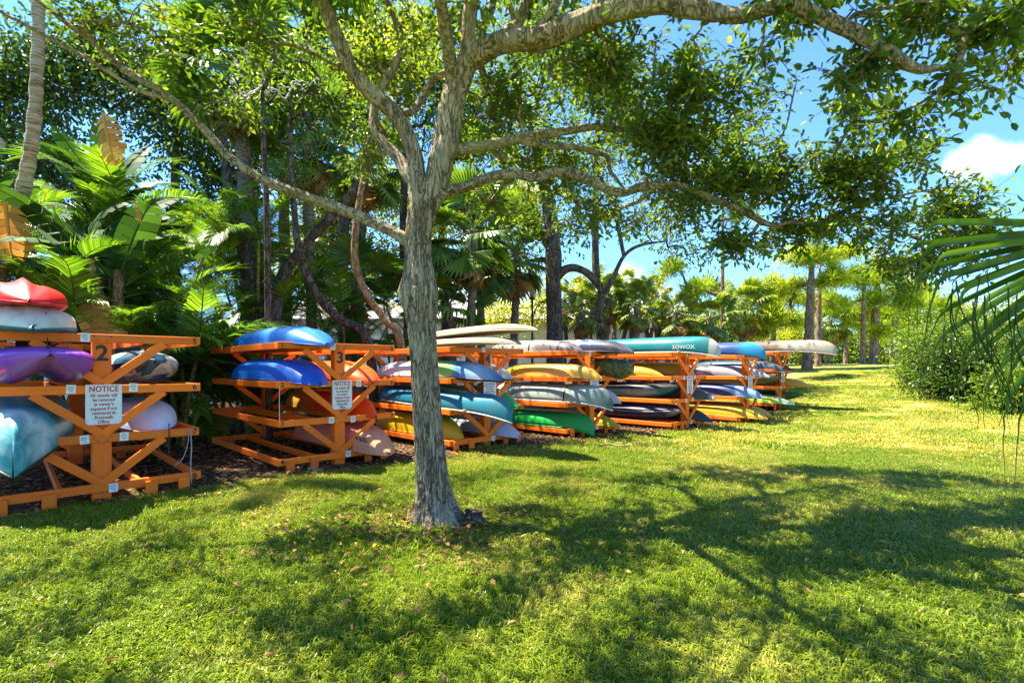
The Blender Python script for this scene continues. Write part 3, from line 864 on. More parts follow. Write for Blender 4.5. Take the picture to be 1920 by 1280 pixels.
# rack 3
boat(3, 3, -.42, -.45, 3.1, 'sot', 'bright blue kayak upside down, topmost on the rack left of the oak', solid(BLU), W=.78, D=.24, H=.05, ridge=.12, blunt=3.8)
boat(3, 2, -.48, -.38, 2.95, 'sot', 'deep blue kayak upside down on the second shelf left of the oak', boat_mat([(0, (.010, .17, .60)), (.6, (.01, .15, .6)), (1, (.015, .07, .45))], .1, 2), W=.76, D=.30, H=.05, blunt=3.6)
boat(3, 2, .48, -.12, 2.9, 'sot', 'orange kayak behind the painted number 3', solid(ORG), W=.80, D=.27, H=.06, ridge=.1, blunt=3.6)
boat(3, 1, .50, -.18, 3.3, 'kayak', 'orange red kayak with olive yellow stern on the third shelf', boat_mat([(0, (.30, .26, .02)), (.35, (.40, .22, .02)), (.6, (.75, .06, .004)), (1, (.90, .06, .004))], .15, grime=.12), W=.70, D=.30, H=.04, blunt=2.6)
boat(3, 0, .50, -.56, 2.7, 'sot', 'faded salmon pink kayak on the bottom shelf left of the oak', boat_mat([(0, (.55, .16, .10)), (.6, (.66, .22, .14)), (1, (.66, .28, .14))], .4, 4, .55, grime=.6, gcol=(.30, .13, .05)), W=.80, D=.34, H=.05, blunt=3.2, text=('TKAXL', .10, 1.22, -.14, M_ink))
# rack 4
CRE = boat_mat([(0, (.40, .36, .27)), (.85, (.38, .33, .23)), (1, (.32, .27, .09))], .15, 3, .5, grime=.7, gcol=(.22, .17, .09))
boat(4, 3, -.46, -1.30, 1.9, 'sup', 'lower of two cream paddleboards just right of the oak trunk', CRE, W=.72, D=.10)
boat(4, 3, -.34, -1.52, 1.7, 'sup', 'upper of two cream paddleboards just right of the oak trunk', CRE, W=.74, D=.12, lift=.17, yaw=1, pitch=-1.5)
boat(4, 2, -.50, -.95, 3.2, 'kayak', 'white, green and blue kayak across the oak trunk, upside down', boat_mat([(0, (.30, .34, .34)), (.18, (.62, .64, .64)), (.50, (.60, .62, .60)), (.58, (.20, .42, .10)), (.74, (.14, .42, .10)), (.80, (.02, .14, .36)), (.90, (.30, .45, .62)), (1, (.015, .11, .30))], .16, 2.5), solid((.03, .04, .05)), W=.70, D=.29, H=.05, blunt=2.8)
boat(4, 2, .46, -.22, 3.0, 'kayak', 'dingy white kayak end behind the green and blue one', WST, solid((.05, .05, .06)), W=.68, D=.25, H=.04)
boat(4, 1, -.50, -1.15, 3.05, 'canoe', 'long teal blue canoe sloping past the oak trunk', boat_mat([(0, (.012, .10, .20)), (.5, (.008, .13, .20)), (.75, (.012, .155, .22)), (1, (.02, .17, .24))], .2), W=.80, D=.30, pitch=1.5, rimmat=solid((.5, .5, .46)))
boat(4, 1, .48, -.36, 3.0, 'kayak', 'light green kayak end beside the small notice sign', boat_mat([(0, (.10, .42, .12)), (1, (.06, .40, .13))], .1), W=.68, D=.32, H=.04)
boat(4, 0, -.50, .08, 3.1, 'kayak', 'yellow kayak on the bottom shelf behind the oak trunk', solid((.72, .46, .010)), W=.74, D=.34, H=.04, blunt=2.4)
boat(4, 0, .46, -.38, 2.9, 'kayak', 'pale grey kayak end near the ground right of the oak', solid((.50, .53, .60)), W=.74, D=.22, H=.05, blunt=3.2)
# rack 5
boat(5, 3, -.45, -.12, 2.9, 'kayak', 'grey and white mottled kayak wrapped in a strap, top of the green canoe rack', boat_mat([(0, (.34, .33, .28)), (.55, (.36, .35, .31)), (.62, (.15, .135, .135)), (.85, (.12, .10, .105)), (1, (.24, .23, .20))], .15, 4, .4, grime=.5), W=.62, D=.24, H=.05, blunt=4.2, straps=(.2, 1.0))
boat(5, 3, .38, -.80, 2.4, 'kayak', 'dark navy kayak with white and blue camouflage beside the teal canoe', boat_mat([(0, (.02, .06, .13)), (.4, (.012, .07, .18)), (.55, (.26, .30, .34)), (.62, (.015, .05, .11)), (.8, (.03, .03, .045)), (.9, (.10, .09, .12)), (1, (.03, .03, .04))], .6, 5), W=.72, D=.26, H=.05, blunt=2.8)
boat(5, 2, -.48, -.60, 2.4, 'kayak', 'warm yellow kayak above the pale grey canoe', boat_mat([(0, (.66, .28, .01)), (.3, (.68, .34, .02)), (.7, (.66, .38, .08)), (1, (.68, .34, .02))], .2), W=.72, D=.27, H=.05, blunt=2.7, straps=(.85,), strapmat=plain('brown_strap', (.30, .12, .01), .6))
boat(5, 1, -.48, -.85, 2.6, 'canoe', 'pale grey green canoe above the bright green one', boat_mat([(0, (.20, .25, .22)), (.3, (.28, .34, .31)), (.85, (.27, .32, .28)), (.93, (.11, .15, .125)), (1, (.07, .095, .08))], .12, 2.5, .4), W=.82, D=.36, rimmat=solid((.5, .52, .5)), straps=(.75,))
boat(5, 1, .50, -.42, 2.5, 'kayak', 'pale lavender kayak end under the olive covered one', solid((.50, .50, .60)), W=.68, D=.30, H=.04)
boat(5, 0, -.50, -.42, 2.5, 'canoe', 'bright green canoe lowest right of the oak', solid(GRN), W=.82, D=.30, rimmat=solid((.01, .28, .05)))
boat(5, 0, .48, -.38, 2.5, 'kayak', 'olive yellow kayak end beside the bright green canoe', solid((.48, .40, .015)), W=.66, D=.22, H=.04)
# rack 6
boat(6, 3, -.20, -.88, 3.25, 'canoe', 'large teal canoe upside down atop the rack with white tip', boat_mat([(0, (.006, .13, .145)), (.945, (.005, .15, .17)), (.946, (.42, .42, .38)), (1, (.42, .42, .38))], .0, 2.5, .28, half=2.06, interp='LINEAR'), W=.92, D=.37, rimmat=solid((.55, .56, .55)), text=('SOWOX', .13, 1.30, -.12, M_white))
boat(6, 2, -.52, .30, 3.2, 'kayak', 'slim golden yellow kayak under the teal canoe', solid((.70, .36, .015)), W=.64, D=.22, H=.04, blunt=2.0)
boat(6, 2, .30, -.02, 3.4, 'canoe', 'mustard yellow canoe on the shelf under the teal canoe', boat_mat([(0, (.45, .28, .02)), (.9, (.48, .28, .02)), (.94, (.5, .45, .34)), (1, (.55, .5, .4))], .02), W=.80, D=.32)
boat(6, 1, -.50, .0, 3.0, 'kayak', 'dark kayak with turquoise marbling on the teal canoe rack', boat_mat([(0, (.01, .015, .02)), (.3, (.015, .03, .035)), (.5, (.015, .16, .20)), (.6, (.18, .28, .30)), (.75, (.012, .14, .18)), (1, (.01, .07, .10))], .5, 3), solid((.03, .03, .035)), W=.72, D=.22, H=.14, flip=False, blunt=2.6)
boat(6, 1, .48, -.46, 3.0, 'kayak', 'charcoal grey kayak end right of the notice sign', boat_mat([(0, (.04, .045, .05)), (.9, (.06, .065, .07)), (.95, (.5, .5, .48)), (1, (.1, .1, .1))], .06), W=.72, D=.30, H=.04, blunt=2.6)
boat(6, 0, -.50, -.10, 3.0, 'kayak', 'navy sit-inside kayak with silver edge near the ground', boat_mat([(0, (.012, .014, .05)), (.8, (.014, .016, .06)), (1, (.35, .36, .38))], .15), boat_mat([(0, (.018, .016, .06)), (1, (.04, .04, .08))], .2), W=.70, D=.20, H=.16, flip=False, blunt=2.2, rimmat=solid((.45, .46, .48)))
boat(6, 0, .48, -.40, 3.0, 'kayak', 'dark slate blue kayak end beside the long yellow kayak', solid((.025, .04, .06)), W=.70, D=.30, H=.04, blunt=2.6)
# rack 7
boat(7, 3, -.15, -.50, 3.3, 'canoe', 'dark blue canoe with lighter blue tip, top of second rack from far end', boat_mat([(0, (.012, .05, .18)), (.8, (.012, .06, .22)), (.87, (.012, .20, .40)), (1, (.02, .24, .46))], .05), W=.86, D=.34)
boat(7, 2, -.48, -.07, 3.0, 'kayak', 'silver grey kayak with dark splotches under the blue canoe', boat_mat([(0, (.20, .20, .21)), (.35, (.24, .24, .25)), (.55, (.06, .055, .065)), (.7, (.26, .26, .27)), (1, (.22, .22, .24))], .7, 4), solid((.02, .025, .06)), W=.68, D=.25, H=.06)
boat(7, 2, .48, -.40, 3.0, 'kayak', 'plain grey kayak end with yellowish bow under the blue canoe', boat_mat([(0, (.3, .3, .32)), (.9, (.38, .38, .40)), (1, (.4, .34, .12))], .1), W=.66, D=.25, H=.04, blunt=2.3)
boat(7, 1, -.48, -.58, 3.0, 'kayak', 'dark blue kayak with pale blue bow above the long yellow kayak', boat_mat([(0, (.02, .03, .07)), (.78, (.018, .05, .14)), (.80, (.16, .26, .42)), (1, (.17, .26, .38))], .08), W=.74, D=.30, H=.05, blunt=2.7)
boat(7, 1, .46, -.22, 2.8, 'kayak', 'white and lavender kayak end behind the dark blue kayak', solid((.50, .50, .62)), W=.68, D=.28, H=.04)
boat(7, 0, -.48, -.66, 2.9, 'sot', 'long golden yellow kayak on the bottom shelf near the far end', solid((.72, .38, .012)), W=.78, D=.28, H=.05, blunt=5.0)
boat(7, 0, .46, -.46, 2.8, 'sot', 'second golden yellow kayak just behind the long yellow one', solid((.68, .34, .012)), W=.72, D=.26, H=.05, blunt=5.0)
# rack 8
boat(8, 3, .0, -1.58, 3.5, 'canoe', 'long dirty white canoe with brown stains on the farthest rack', boat_mat([(0, (.06, .045, .035)), (.35, (.085, .06, .045)), (.66, (.11, .08, .06)), (.76, (.30, .27, .21)), (1, (.34, .31, .235))], .22, 6, .5, half=2.5, grime=.6, gcol=(.22, .14, .10)), W=.90, D=.36, rimmat=solid((.5, .45, .35)))
boat(8, 2, -.46, -.30, 3.0, 'kayak', 'slate blue grey kayak under the long white canoe', boat_mat([(0, (.012, .06, .10)), (.6, (.03, .065, .095)), (1, (.09, .11, .13))], .15), W=.72, D=.26, H=.05)
boat(8, 2, .50, -.20, 2.6, 'kayak', 'small red kayak end on the farthest rack', solid((.35, .02, .03)), W=.62, D=.26, H=.05)
boat(8, 1, -.50, -.17, 2.8, 'kayak', 'olive green fishing kayak with black seat on the farthest rack', solid((.09, .13, .045)), W=.72, D=.20, H=.16, flip=False, blunt=4)
boat(8, 1, .50, -.75, 2.6, 'sot', 'orange yellow blunt kayak sticking out of the farthest rack', solid((.72, .30, .010)), W=.66, D=.24, H=.05, blunt=6)
boat(8, 0, -.50, -.55, 2.7, 'sot', 'lime green and yellow kayak with white patches on the farthest rack', boat_mat([(0, (.12, .45, .02)), (.6, (.22, .50, .02)), (.75, (.5, .6, .06)), (.9, (.6, .66, .5)), (1, (.30, .55, .02))], .3, 3), solid((.06, .40, .03)), W=.74, D=.22, H=.06, blunt=4.5)
boat(8, 0, .50, -.50, 2.6, 'kayak', 'dark green kayak with black seat, lowest on the farthest rack', solid((.03, .16, .02)), W=.70, D=.18, H=.16, flip=False, blunt=4)

# olive tarpaulin wrapped over the end of a kayak on the fifth rack
def cover():
    x, y = RACK[5]
    base = Matrix.Translation((x, y, float(gz(x, y)))) @ Matrix.Rotation(R(45), 4, 'Z')
    ns, na = 22, 26
    V = []
    for i in range(ns):
        t = i / (ns - 1)
        Yl = -.66 + 1.5 * t
        rx = .30 * (1 - (1 - t) ** 5 * .55); rz = .20 * (1 - (1 - t) ** 5 * .5)
        for j in range(na):
            a = j / na * 2 * math.pi
            f = 1 + .16 * mnoise.noise(Vector((math.cos(a) * 2.2, math.sin(a) * 2.2, t * 4))) + .05 * mnoise.noise(Vector((math.cos(a) * 7, math.sin(a) * 7, t * 9)))
            cxy = np.sign(math.cos(a)) * abs(math.cos(a)) ** .75
            dz = -.12 * max(0, -math.sin(a)) * math.exp(-((t - .15) / .18) ** 2)
            V.append((.50 + rx * cxy * f, Yl, 1.215 + BH / 2 + .215 + rz * math.sin(a) * f + dz))
    V = np.array(V); i, j = np.meshgrid(np.arange(ns - 1), np.arange(na), indexing='ij')
    k = i * na + j; k2 = i * na + (j + 1) % na
    Q = np.stack((k, k2, k2 + na, k + na), -1).reshape(-1, 4)
    caps = [np.arange(na)[None, ::-1], (np.arange(na) + (ns - 1) * na)[None]]
    o = empty('kayak', label='kayak wrapped in crumpled olive and black tarpaulin, right of the yellow one', cat='kayak', group='boats stored on the racks')
    o.matrix_world = base
    mt = boat_mat([(0, (.02, .022, .015)), (.35, (.13, .14, .045)), (.5, (.02, .022, .015)), (.65, (.15, .16, .05)), (1, (.03, .03, .02))], 2.2, 3.5, .4)
    link('cover', np_mesh('cover', V, [Q] + caps, mt, True), o)
    nb = NB()
    for t in (-.40, .3):
        a = np.linspace(0, 2 * np.pi, 25)
        nb.tube(np.stack((.5 + .31 * np.sign(np.cos(a)) * np.abs(np.cos(a)) ** .75, np.full(25, t), 1.475 + .21 * np.sin(a)), -1), .009, 5)
    link('strap', nb.build('strap', M_black), o)
cover()

# ropes, locks and straps hanging from the racks
def rope(rack, pts, label, r=.006, mat=M_black, name='rope'):
    x, y = RACK[rack]
    nb = NB(); nb.tube(pts, r, 6, 5)
    o = link(name, nb.build(name, mat, True))
    o.matrix_world = Matrix.Translation((x, y, float(gz(x, y)))) @ Matrix.Rotation(R(RYAW[rack]), 4, 'Z')
    tag(o, label, name, 'ropes and straps on the racks')
M_grey = plain('grey_rope', (.30, .30, .32), .7)
rope(2, [(.60, -.06, .80), (.60, -.07, .72), (.605, -.06, .6), (.60, -.06, .44)], 'black rope hanging below the white kayak on the nearest rack')
rope(2, [(.80, -.055, .72), (.79, -.06, .55), (.74, -.06, .38), (.66, -.06, .30)], 'grey rope slung below the shelf end numbered 7', .005, M_grey)
rope(2, [(.82, -.05, .70), (.83, -.05, .5), (.82, -.055, .28), (.83, -.05, .05)], 'frayed grey rope hanging straight from the shelf numbered 7', .007, M_grey)
rope(2, [(-.46, -.3, 1.99), (-.44, -.055, 1.85), (-.44, -.05, 1.70), (-.44, -.05, 1.64)], 'black strap over the top beam of the nearest rack', .005, name='strap')
rope(3, [(-.90, -.05, 1.2), (-.905, -.052, .95), (-.90, -.05, .74), (-.90, -.05, .70)], 'thin white cord hanging from the shelf end numbered 2', .004, M_white)
rope(3, [(-.40, -.3, 1.86), (-.36, -.052, 1.83), (-.36, -.05, 1.71)], 'black strap under the bright blue kayak', .005, name='strap')
rope(4, [(-.40, -.05, 1.2), (-.42, -.06, 1.05), (-.30, -.06, .98), (-.1, -.05, 1.14)], 'loose black cord looping under the shelf behind the oak trunk', .006)
rope(7, [(.12, -.3, .75), (.14, -.4, .55), (.13, -.42, .3), (.16, -.4, .12)], 'brown cord trailing over the long yellow kayak', .006, plain('brown_cord', (.25, .13, .05), .7))

# ------------------------------------------------------------------ growing trees
def grow(skel, targets, r0=.0045, bend=.25, up=.12, sides=5, seed=1):
    """joins every target (leaf clump centre) to the nearest wood by a bent twig; thickness follows what a branch carries"""
    g = np.random.default_rng(seed)
    skel = np.asarray(skel); targets = np.asarray(targets)
    n0 = len(skel); B = len(targets)
    nodes = np.zeros((n0 + 3 * B, 3)); nodes[:n0] = skel
    par = np.full(n0 + 3 * B, -1)
    dmin = np.array([np.min(np.sum((skel - t) ** 2, 1)) for t in targets])
    cnt = n0; P = np.zeros((B, 4, 3)); idx = np.zeros((B, 4), int)
    for b, ti in enumerate(np.argsort(dmin)):
        t = targets[ti]
        d = np.sum((nodes[:cnt] - t) ** 2, 1)
        k = int(np.argmin(d)); p0 = nodes[k]; Ln = math.sqrt(d[k])
        off = g.normal(0, bend * .35, 3) * Ln + np.array((0, 0, up * Ln))
        for q, s in enumerate((.35, .7, 1.0)):
            nodes[cnt + q] = p0 + (t - p0) * s + off * (4 * s * (1 - s)) + g.normal(0, .03, 3) * Ln * (s < 1)
            par[cnt + q] = k if q == 0 else cnt + q - 1
        P[b, 0] = p0; P[b, 1:] = nodes[cnt:cnt + 3]
        idx[b] = (k, cnt, cnt + 1, cnt + 2)
        cnt += 3
    w = np.zeros(cnt); w[n0 + 2::3] = 1
    for i in range(cnt - 1, n0 - 1, -1):
        if par[i] >= n0: w[par[i]] += w[i]
    rad = r0 * np.maximum(w, 1) ** .5
    Rr = rad[idx]; Rr[:, 0] = np.where(idx[:, 0] < n0, Rr[:, 1] * 1.15, np.minimum(Rr[:, 0], Rr[:, 1] * 1.2))
    T = np.gradient(P, axis=1); T = unit(T)
    U = unit(np.cross(T, np.array((.31, .24, .92)))); Wv = np.cross(T, U)
    a = np.arange(sides) / sides * 2 * np.pi
    V = P[:, :, None] + Rr[:, :, None, None] * (np.cos(a)[None, None, :, None] * U[:, :, None] + np.sin(a)[None, None, :, None] * Wv[:, :, None])
    i, k, j = np.meshgrid(np.arange(B), np.arange(3), np.arange(sides), indexing='ij')
    q = i * 4 * sides + k * sides + j; q2 = i * 4 * sides + k * sides + (j + 1) % sides
    F = np.stack((q, q2, q2 + sides, q + sides), -1).reshape(-1, 4)
    return V.reshape(-1, 3), F, P

def blob_points(c, rad, n, g, shell=.55):
    d = unit(g.normal(0, 1, (n, 3)))
    r = (shell + (1 - shell) * g.random(n)) ** 1 * g.random(n) ** .18
    return np.asarray(c) + d * r[:, None] * np.asarray(rad)

def clump_leaves(P, nper, spread, ln, wd, g, tmpl=LEAF_T, fc=LEAF_F, droop=.25):
    """leaves round the ends of the twigs in P (B,4,3)"""
    B = len(P)
    tip = np.repeat(P[:, 3], nper, 0); mid = np.repeat(P[:, 2], nper, 0)
    s = g.random(B * nper)[:, None] ** .6
    base = mid + (tip - mid) * s
    off = g.normal(0, 1, (B * nper, 3)) * spread
    pos = base + off
    D = unit(off) + .5 * unit(tip - mid) + g.normal(0, .45, (B * nper, 3)) - np.array((0, 0, droop))
    Nn = g.normal(0, .75, (B * nper, 3)) + np.array((0, 0, .8))
    l = ln * (.65 + .6 * g.random(B * nper)); w = wd * (.7 + .5 * g.random(B * nper))
    return leaves(pos, D, Nn, l, w, tmpl, fc)

def twig_leaves(P, nsub, nleaf, L, ln, wd, g, droop=.12):
    """side twigs at each branch end, leaves set alternately along them"""
    B = len(P)
    main = unit(P[:, 3] - P[:, 2])
    org = np.repeat(P[:, 3], nsub, 0) - np.repeat(P[:, 3] - P[:, 2], nsub, 0) * g.random((B * nsub, 1)) * .7
    D = unit(np.repeat(main, nsub, 0) * .7 + g.normal(0, .75, (B * nsub, 3)) + np.array((0, 0, .05)))
    Ls = L * (.55 + .9 * g.random(B * nsub))
    bend = g.normal(0, .12, (B * nsub, 3)) - np.array((0, 0, droop))
    def at(t): return org[:, None] + D[:, None] * (Ls[:, None] * t)[..., None] + bend[:, None] * (Ls[:, None] * t * t)[..., None]
    t = (np.arange(nleaf) + .8) / nleaf * np.ones((B * nsub, 1)); t = np.clip(t + g.normal(0, .06, t.shape), .12, 1.02)
    pos = at(t)
    side = unit(np.cross(D, g.normal(0, 1, D.shape) * .5 + np.array((0, 0, 1.0))))
    sgn = np.where(np.arange(nleaf) % 2 == 0, 1, -1)[None, :, None]
    fw = .45 + 1.1 * (np.arange(nleaf) / max(nleaf - 1, 1))[None, :, None] ** 2
    LD = side[:, None] * sgn + D[:, None] * fw + g.normal(0, .35, pos.shape)
    N_ = np.broadcast_to(np.array((0, 0, 1.0)), pos.shape) + g.normal(0, .55, pos.shape)
    n = B * nsub * nleaf
    tone = np.repeat(np.repeat(g.random(B), nsub), nleaf)
    V, F, a = leaves(pos.reshape(n, 3), LD.reshape(n, 3), N_.reshape(n, 3), ln * (.55 + .75 * g.random(n)), wd * (.65 + .6 * g.random(n)))
    a = np.clip(a * .6 + np.repeat(tone, 6) * .4, 0, 1)
    T = at(np.array([[0, .5, 1.0]]) * np.ones((B * nsub, 1)))
    U = unit(np.cross(D, np.array((.3, .5, .8)))); W = np.cross(D, U)
    an = np.arange(3) / 3 * 2 * np.pi; rr_ = np.array((.0035, .0026, .0013))
    TV = T[:, :, None] + rr_[None, :, None, None] * (np.cos(an)[None, None, :, None] * U[:, None, None] + np.sin(an)[None, None, :, None] * W[:, None, None])
    i, k, j = np.meshgrid(np.arange(B * nsub), np.arange(2), np.arange(3), indexing='ij')
    q = i * 9 + k * 3 + j; q2 = i * 9 + k * 3 + (j + 1) % 3
    return V, a, TV.reshape(-1, 3), np.stack((q, q2, q2 + 3, q + 3), -1).reshape(-1, 4)

# ------------------------------------------------------------------ the oak
TD = 4.81
def limb(*pts):
    P = np.array([px(p[0], p[1], p[2]) for p in pts]); Rr = np.array([p[3] for p in pts])
    return P, Rr
trunk = limb((820, 992, TD, .245), (817, 955, TD, .185), (811, 900, TD, .150), (803, 800, TD, .132), (796, 700, TD, .126), (791, 610, TD, .124),
             (788, 545, TD, .132), (784, 480, TD, .118), (786, 430, TD, .122), (796, 385, TD + .02, .135))
limbs = {
 'lead': limb((798, 392, TD + .02, .125), (818, 338, TD + .03, .122), (834, 280, TD + .05, .126), (842, 222, TD + .08, .124), (856, 165, TD + .05, .115), (880, 115, TD, .105), (918, 88, 4.7, .098)),
 'arch': limb((880, 115, TD, .10), (930, 84, 4.65, .098), (985, 76, 4.5, .10), (1045, 62, 4.35, .104), (1110, 36, 4.2, .098), (1180, 12, 4.05, .092), (1250, 2, 3.95, .084), (1305, 16, 3.85, .07),
              (1370, 28, 3.75, .058), (1430, 20, 3.65, .05), (1485, 12, 3.6, .048), (1550, 36, 3.55, .05), (1610, 62, 3.5, .047), (1665, 98, 3.45, .042), (1712, 128, 3.45, .034), (1760, 127, 3.45, .024), (1800, 126, 3.45, .012)),
 'up': limb((858, 150, TD + .02, .085), (876, 90, 4.75, .072), (882, 30, 4.7, .068), (878, -60, 4.65, .06), (862, -200, 4.7, .05), (880, -380, 4.7, .03)),
 'up2': limb((940, 84, 4.65, .07), (962, 55, 4.7, .058), (985, 15, 4.75, .052), (1010, -60, 4.8, .045), (1050, -200, 4.8, .035), (1090, -340, 4.8, .02)),
 'up3': limb((1000, 70, 4.5, .05), (1030, 30, 4.45, .042), (1060, -30, 4.4, .035), (1110, -150, 4.3, .025), (1200, -300, 4.2, .015)),
 'left': limb((792, 392, TD + .02, .105), (783, 345, TD + .05, .088), (772, 275, TD + .1, .08), (742, 216, TD + .1, .076), (700, 178, TD + .05, .074), (662, 136, TD, .07), (640, 92, 4.75, .066), (620, 42, 4.7, .062), (600, -10, 4.65, .058), (570, -110, 4.6, .06), (520, -260, 4.5, .04)),
 'left_low': limb((782, 345, TD + .05, .08), (752, 302, TD + .2, .066), (718, 268, TD + .3, .055), (700, 228, TD + .35, .046), (712, 172, TD + .4, .046), (742, 118, TD + .45, .042), (756, 88, TD + .5, .04), (742, 40, TD + .5, .036), (724, -6, TD + .5, .032), (700, -120, TD + .5, .02)),
 'cross': limb((756, 215, TD + .1, .04), (778, 205, TD + .2, .036), (792, 182, TD + .25, .034), (805, 155, TD + .25, .032), (832, 140, TD + .15, .03)),
 'right_a': limb((838, 285, TD + .1, .07), (868, 279, TD + .1, .058), (910, 274, TD + .1, .054), (960, 263, TD + .15, .05), (1010, 252, TD + .2, .045), (1066, 245, TD + .25, .04), (1110, 238, TD + .3, .037), (1160, 244, TD + .35, .032), (1205, 241, TD + .4, .028), (1255, 265, TD + .45, .024), (1300, 305, TD + .5, .018), (1340, 330, TD + .5, .01)),
 'right_b': limb((970, 262, TD + .15, .035), (1030, 274, TD + .3, .032), (1088, 277, TD + .4, .03), (1135, 294, TD + .5, .026), (1150, 330, TD + .6, .018), (1180, 360, TD + .7, .01)),
 'right_c': limb((806, 375, TD, .075), (835, 362, TD - .02, .058), (866, 352, TD - .03, .052), (918, 333, TD - .03, .048), (962, 327, TD, .046), (1003, 332, TD, .046), (1045, 323, TD + .05, .044), (1082, 326, TD + .1, .044), (1124, 347, TD + .1, .044), (1165, 361, TD + .15, .043), (1203, 350, TD + .2, .041), (1265, 348, TD + .25, .037), (1329, 371, TD + .3, .034), (1390, 393, TD + .35, .032), (1447, 421, TD + .4, .028), (1482, 416, TD + .4, .024), (1525, 421, TD + .4, .02), (1600, 389, TD + .45, .017), (1700, 364, TD + .5, .011), (1780, 350, TD + .5, .006)),
 'right_d': limb((1530, 420, TD + .4, .016), (1624, 407, TD + .5, .013), (1706, 442, TD + .6, .009), (1790, 470, TD + .7, .005)),
 'long': limb((792, 468, TD, .075), (765, 452, TD - .01, .064), (720, 428, TD - .02, .052), (645, 394, TD - .02, .048), (570, 368, TD, .046), (510, 344, TD, .044), (443, 304, TD, .04), (405, 268, TD, .038), (366, 224, TD, .037), (316, 181, TD, .034), (253, 146, TD, .03), (211, 114, TD, .028), (168, 72, TD, .027), (126, 44, TD, .026), (84, 12, TD, .024), (20, -40, TD, .02), (-80, -100, TD, .012)),
 'long_b': limb((330, 190, TD, .024), (253, 166, TD, .021), (170, 114, TD - .05, .019), (76, 63, TD - .05, .017), (0, 22, TD - .1, .015), (-90, -20, TD - .1, .01)),
 'back': limb((830, 230, TD + .1, .08), (860, 150, TD + .6, .07), (900, 60, TD + 1.3, .06), (960, -60, TD + 2.0, .05), (1040, -160, TD + 2.6, .03)),
 'fore': limb((850, 165, TD + .05, .07), (836, 60, TD - .3, .058), (815, -60, TD - .7, .045), (790, -260, TD - 1.2, .032), (780, -480, TD - 1.6, .015)),
 'fore_b': (np.array([(-.4, 4.65, 5.13), (-1.0, 3.9, 5.6), (-2.0, 2.9, 6.0), (-2.8, 2.2, 6.2)]), np.array([.026, .022, .018, .01])),
 'fore_c': (np.array([(-.4, 4.65, 5.13), (0, 3.9, 5.6), (.5, 3.0, 5.9), (.9, 2.2, 6.0)]), np.array([.026, .022, .018, .01])),
 'fore_d': (np.array([(-1.77, 4.65, 4.95), (-2.6, 3.9, 5.3), (-3.5, 3.2, 5.6), (-4.4, 2.8, 5.8)]), np.array([.026, .022, .018, .01])),
 'fore_r': limb((1110, 36, 4.2, .035), (1160, -70, 3.95, .026), (1220, -200, 3.6, .02), (1290, -360, 3.3, .014), (1360, -500, 3.1, .008)),
}
root_loc = px(818, 985, TD); root_loc[2] = 0
oak = empty('oak_tree', root_loc, 0, 'grey barked spreading oak tree on the lawn in front of the racks', 'tree')
def local(V): return V - root_loc

# trunk with furrowed bark and a flared foot
P, Rr = catmull(*trunk, 44)
n, S = len(P), 200
V = np.zeros((n, S, 3))
for i in range(n):
    z = P[i][2]
    for j in range(S):
        a = j / S * 2 * math.pi; ca, sa = math.cos(a), math.sin(a)
        fl = math.exp(-max(z, 0) / .17)
        lob = 1 + fl * (.10 + .34 * max(0, math.sin(a * 2.5 + .6)) ** 1.5 + .12 * math.sin(a * 7 + 1))
        knot = .05 * math.exp(-((z - 2.15) / .13) ** 2) * max(0, math.sin(a * 1.0 + 5.2)) + .03 * math.exp(-((z - 2.15) / .25) ** 2)
        q = Vector((ca * 5.2, sa * 5.2, z * 3.6))
        q += Vector((mnoise.noise(q * .9), mnoise.noise(q * .9 + Vector((5, 2, 1))), 0)) * .55
        fu = abs(mnoise.noise(q * 1.35) + .45 * mnoise.noise(q * 2.9))
        d = -.016 * math.exp(-(fu / .15) ** 2) + .005 + .005 * mnoise.noise(Vector((ca * 12, sa * 12, z * 18)))
        r = Rr[i] * lob * (1 + .04 * mnoise.noise(Vector((ca, sa, z * 1.2)))) + d + knot
        V[i, j] = P[i] + np.array((ca * r, sa * r, 0))
i, j = np.meshgrid(np.arange(n - 1), np.arange(S), indexing='ij')
b = i * S + j; c = i * S + (j + 1) % S
Q = np.stack((b, c, c + S, b + S), -1).reshape(-1, 4)
link('trunk', np_mesh('trunk', local(V.reshape(-1, 3)), Q, M_bark, True), oak)

skel = [P[::20]]
for nm, (lp, lr) in limbs.items():
    p, r = catmull(lp, lr, 14)
    big = lr[0] > .07
    T = np.linspace(0, 1, len(p))
    p = p + np.array([[mnoise.noise(Vector((t * 9, 1.7, len(nm)))), mnoise.noise(Vector((t * 9, 7.7, len(nm)))), mnoise.noise(Vector((t * 9, 3.1, len(nm))))] for t in T]) * .014
    sd_ = 36 if big else 14
    vv, qq, cc = tube_np(p, r, sd_, True)
    if big:      # bark furrows along the thick limbs
        vv = vv.reshape(len(p), sd_, 3)
        for ii_ in range(len(p)):
            arc = ii_ * .02
            for jj_ in range(sd_):
                a = jj_ / sd_ * 2 * math.pi
                q = Vector((math.cos(a) * 3.4, math.sin(a) * 3.4, ii_ * .07))
                fu = abs(mnoise.noise(q * 1.35) + .45 * mnoise.noise(q * 2.9))
                dis = -.011 * math.exp(-(fu / .14) ** 2) + .02 * mnoise.noise(Vector((math.cos(a), math.sin(a), ii_ * .06)))
                vv[ii_, jj_] += unit(vv[ii_, jj_] - p[ii_]) * dis * min(1, r[ii_] / .07)
        vv = vv.reshape(-1, 3)
    link('limb', np_mesh('limb', local(vv), [qq] + cc, M_bark if nm in ('lead', 'left', 'arch', 'up', 'left_low') else M_limb, True), oak)
    skel.append(p[len(p) // 5::3])
skel = np.concatenate(skel)

g = np.random.default_rng(11)
